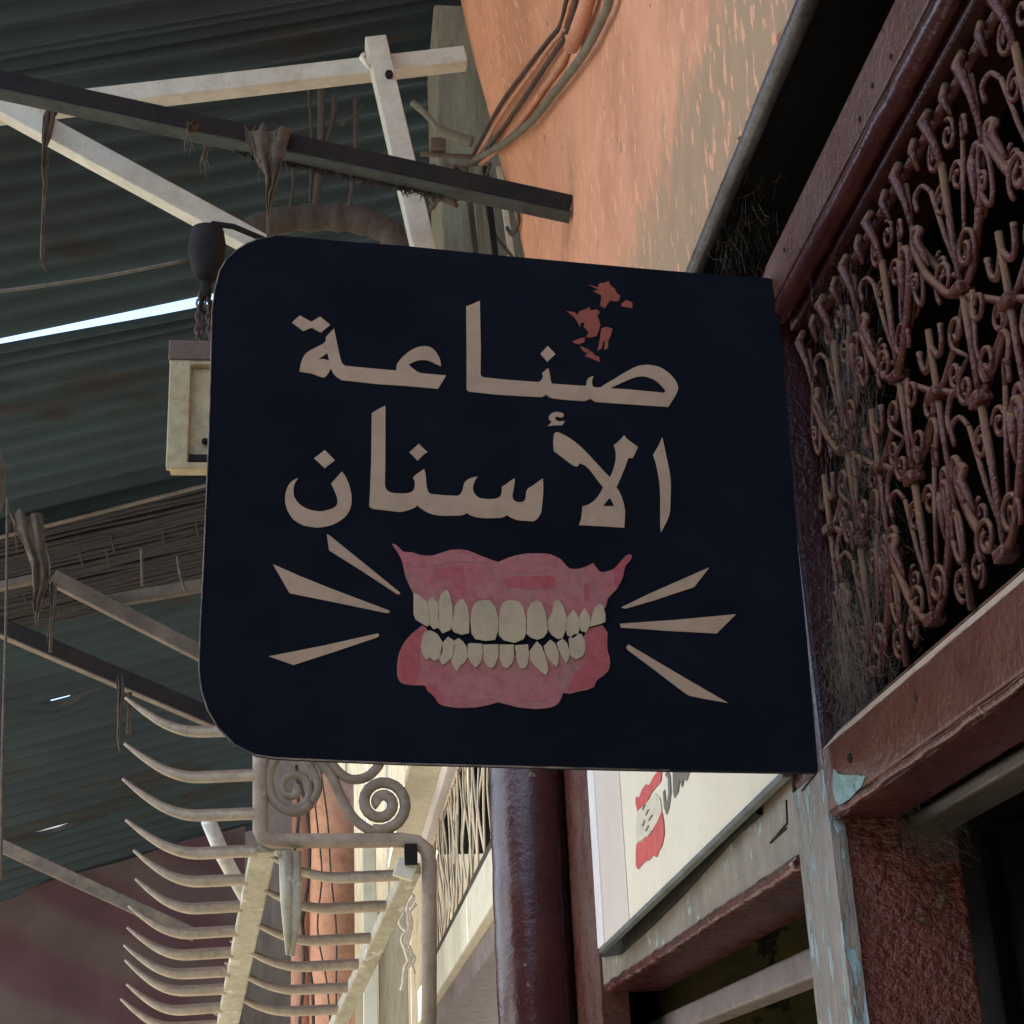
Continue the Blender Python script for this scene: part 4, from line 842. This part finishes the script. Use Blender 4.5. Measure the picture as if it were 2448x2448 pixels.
part('scroll', MB().tube(smooth_path([onY(x, y, YR) for x, y in ((770,1780),(800,1835),(835,1862),(875,1858),(905,1830),(910,1800),(900,1760))], 5), .0120, 8), m_scroll, tr, smooth=True)
part('scroll', MB().tube(smooth_path([onY(x, y, YR) for x, y in ((690,1770),(660,1810),(642,1855),(650,1905),(680,1935),(715,1940),(745,1920))], 5), .0120, 8), m_scroll, tr, smooth=True)
part('scroll', MB().tube(smooth_path([onY(x, y, YR) for x, y in ((745,1920),(760,1880),(740,1830),(720,1800),(712,1760))], 5), .0110, 8), m_scroll, tr, smooth=True)
part('spike', MB().tube([onY(683, 2036, YR-.02), onY(684, 2150, YR-.02), onY(688, 2282, YR-.02)], [.017, .014, .005], 8), m_rack, tr, smooth=True)
part('spike', MB().tube([onY(704, 2036, YR-.01), onY(706, 2170, YR-.01), onY(698, 2285, YR-.01)], [.015, .016, .006], 8), m_rack, tr, smooth=True)
part('tube_opening', MB().box(onY(968, 2066, YR-.03), onY(996, 2022, YR+.0)), m_black, tr)
part('hook_end', MB().tube([onY(662, 2040, YR-.025), onY(668, 2038, YR-.035)], .008, 8), m_rack, tr, smooth=True)
part('bracket', MB().beam(onY(975, 2058, YR), onY(962, 2100, YR), .03, .05), m_balc, tr, bevel=.004)
solo('white_tube', MB().tube([onY(498, 1962, 4.5), onY(535, 2050, 4.6), onY(590, 2150, 4.75)], .0205, 14), m_white, 'short white plastic tube standing up behind the left prongs', 'tube', smooth=True)

# ------------------------------------------------------------------ far balcony and building
tbk = thing('balcony', 'pale balcony with cream wire netting between the rack and the maroon column', 'balcony', (.55, 6.8, .8))
XB = .55
part('fascia', MB().box((XB, 4.75, .80), (XB+.05, 10.2, .985)), m_balc, tbk, bevel=.006)
part('bottom_rail', MB().box((XB+.012, 4.75, .987), (XB+.05, 10.2, 1.035)), m_brown, tbk, bevel=.004)
part('soffit', MB().box((XB+.04, 4.75, .70), (1.2, 10.2, .796)), m_pinkrail, tbk)
part('top_rail', MB().box((XB-.01, 4.75, 1.66), (XB+.06, 10.4, 1.75)), m_white_edge, tbk, bevel=.006)
part('eaves_board', MB().box((XB-.16, 4.9, 1.752), (XB+.06, 10.4, 1.80)), m_balc, tbk, bevel=.006)
part('back_panel', MB().box((1.1, 4.75, .7), (1.15, 10.2, 2.2)).box((.64, 4.75, 1.80), (1.15, 10.2, 1.83)), m_dark, tbk)
for i in range(15):
    y0_ = 4.8 + i * .27
    for dlt, r_ in ((.34, .0055), (-.30, .0055), (.10, .004)):
        p0, p1 = Vector((XB + .02, y0_, 1.04)), Vector((XB + .02 + random.uniform(-.012, .012), y0_ + dlt, 1.60 + random.uniform(-.03, .03)))
        part('wire', MB().tube(smooth_path([p0, p0.lerp(p1, .33) + Vector((random.uniform(-.015, .015), random.uniform(-.02, .02), 0)), p0.lerp(p1, .66) + Vector((random.uniform(-.015, .015), random.uniform(-.02, .02), 0)), p1], 3), r_, 5), m_net, tbk, smooth=True)
part('net_edge', MB().tube([(XB+.02, 4.8 + i * .3, 1.60 + random.uniform(-.006, .006)) for i in range(16)], .007, 6), m_net, tbk, smooth=True)

solo('yellow_panel', MB().box((.30, 6.2, .20), (.78, 6.25, .44)), m_yellow, 'small yellow panel below the balcony, left of the maroon column', 'panel')
tbw = thing('cream_building', 'cream boarded wall glowing behind the rack scrolls', 'building', (.3, 10.5, GROUND))
for i in range(8):
    x = .0 + i * .13; part('board', MB().box((x, 10.45 + .004 * (i % 2), GROUND), (x + .126, 10.52, 4.6)), m_creamwall, tbw, bevel=.004)
xl = onY(790, 2250, 8).x
mb = MB().tube([(xl + .004 * math.sin(z), 8.0, z) for z in [GROUND + i * .2 for i in range(18)]], .112, 20)
tcol = thing('peach_column', 'round peach column seen between the rack prongs', 'column', (xl, 8, GROUND))
part('shaft', mb, m_peachcol, tcol, smooth=True)
part('pipe', MB().tube([(xl - .14, 7.98, GROUND), (xl - .14, 7.98, 1.75)], .045, 12), m_peachpipe, tcol, smooth=True)
for i, (px, lb) in enumerate(((700, 'black cable hanging left of the peach column'), (722, 'thin dark cable hanging beside the peach column'), (740, 'dark cable looping over the face of the peach column'), (770, 'thin cable drooping across the lower peach column'))):
    pts = [onY(px + random.uniform(-14, 14) + k * (4 if i < 2 else 8), 1830 + k * 130, 7.7) for k in range(6)]
    solo('hanging_cable', MB().tube(smooth_path(pts, 5), .008 if i < 2 else .004, 6), m_cable_d, lb, 'cable', smooth=True, group='cables by the peach column')
solo('dark_shed', MB().box((-1.1, 11.2, GROUND), (.2, 11.3, 4.4)), m_brown, 'dark brown boarding between the tarp and the peach column', 'boarding')
tpp = thing('gate_post', 'cream gate post with pale beige jamb under the right rack rail', 'post', tuple(onY(890, 2448, 7)))
part('post', MB().box((onY(868, 2300, 7.0).x, 7.0, GROUND), (onY(902, 2300, 7.0).x, 7.06, onY(880, 2020, 7).z)), m_balc, tpp, bevel=.004)
part('jamb', MB().box((onY(905, 2300, 7.02).x, 7.03, GROUND), (onY(975, 2300, 7.02).x, 7.09, onY(905, 2150, 7).z)), m_creamwall, tpp, bevel=.004)
tsc = thing('wire_scroll_panel', 'small cream wire scroll hanging inside the right leg of the rack', 'scrollwork', tuple(onY(985, 2150, 5.6)))
for k in range(5):
    pts = [onY(975 + random.uniform(-14, 18) + 10 * math.sin(j * 1.2 + k), 2120 + j * 28 + k * 20, 5.6) for j in range(7)]
    part('wire', MB().tube(smooth_path(pts, 4), .006, 6), m_net, tsc, smooth=True)
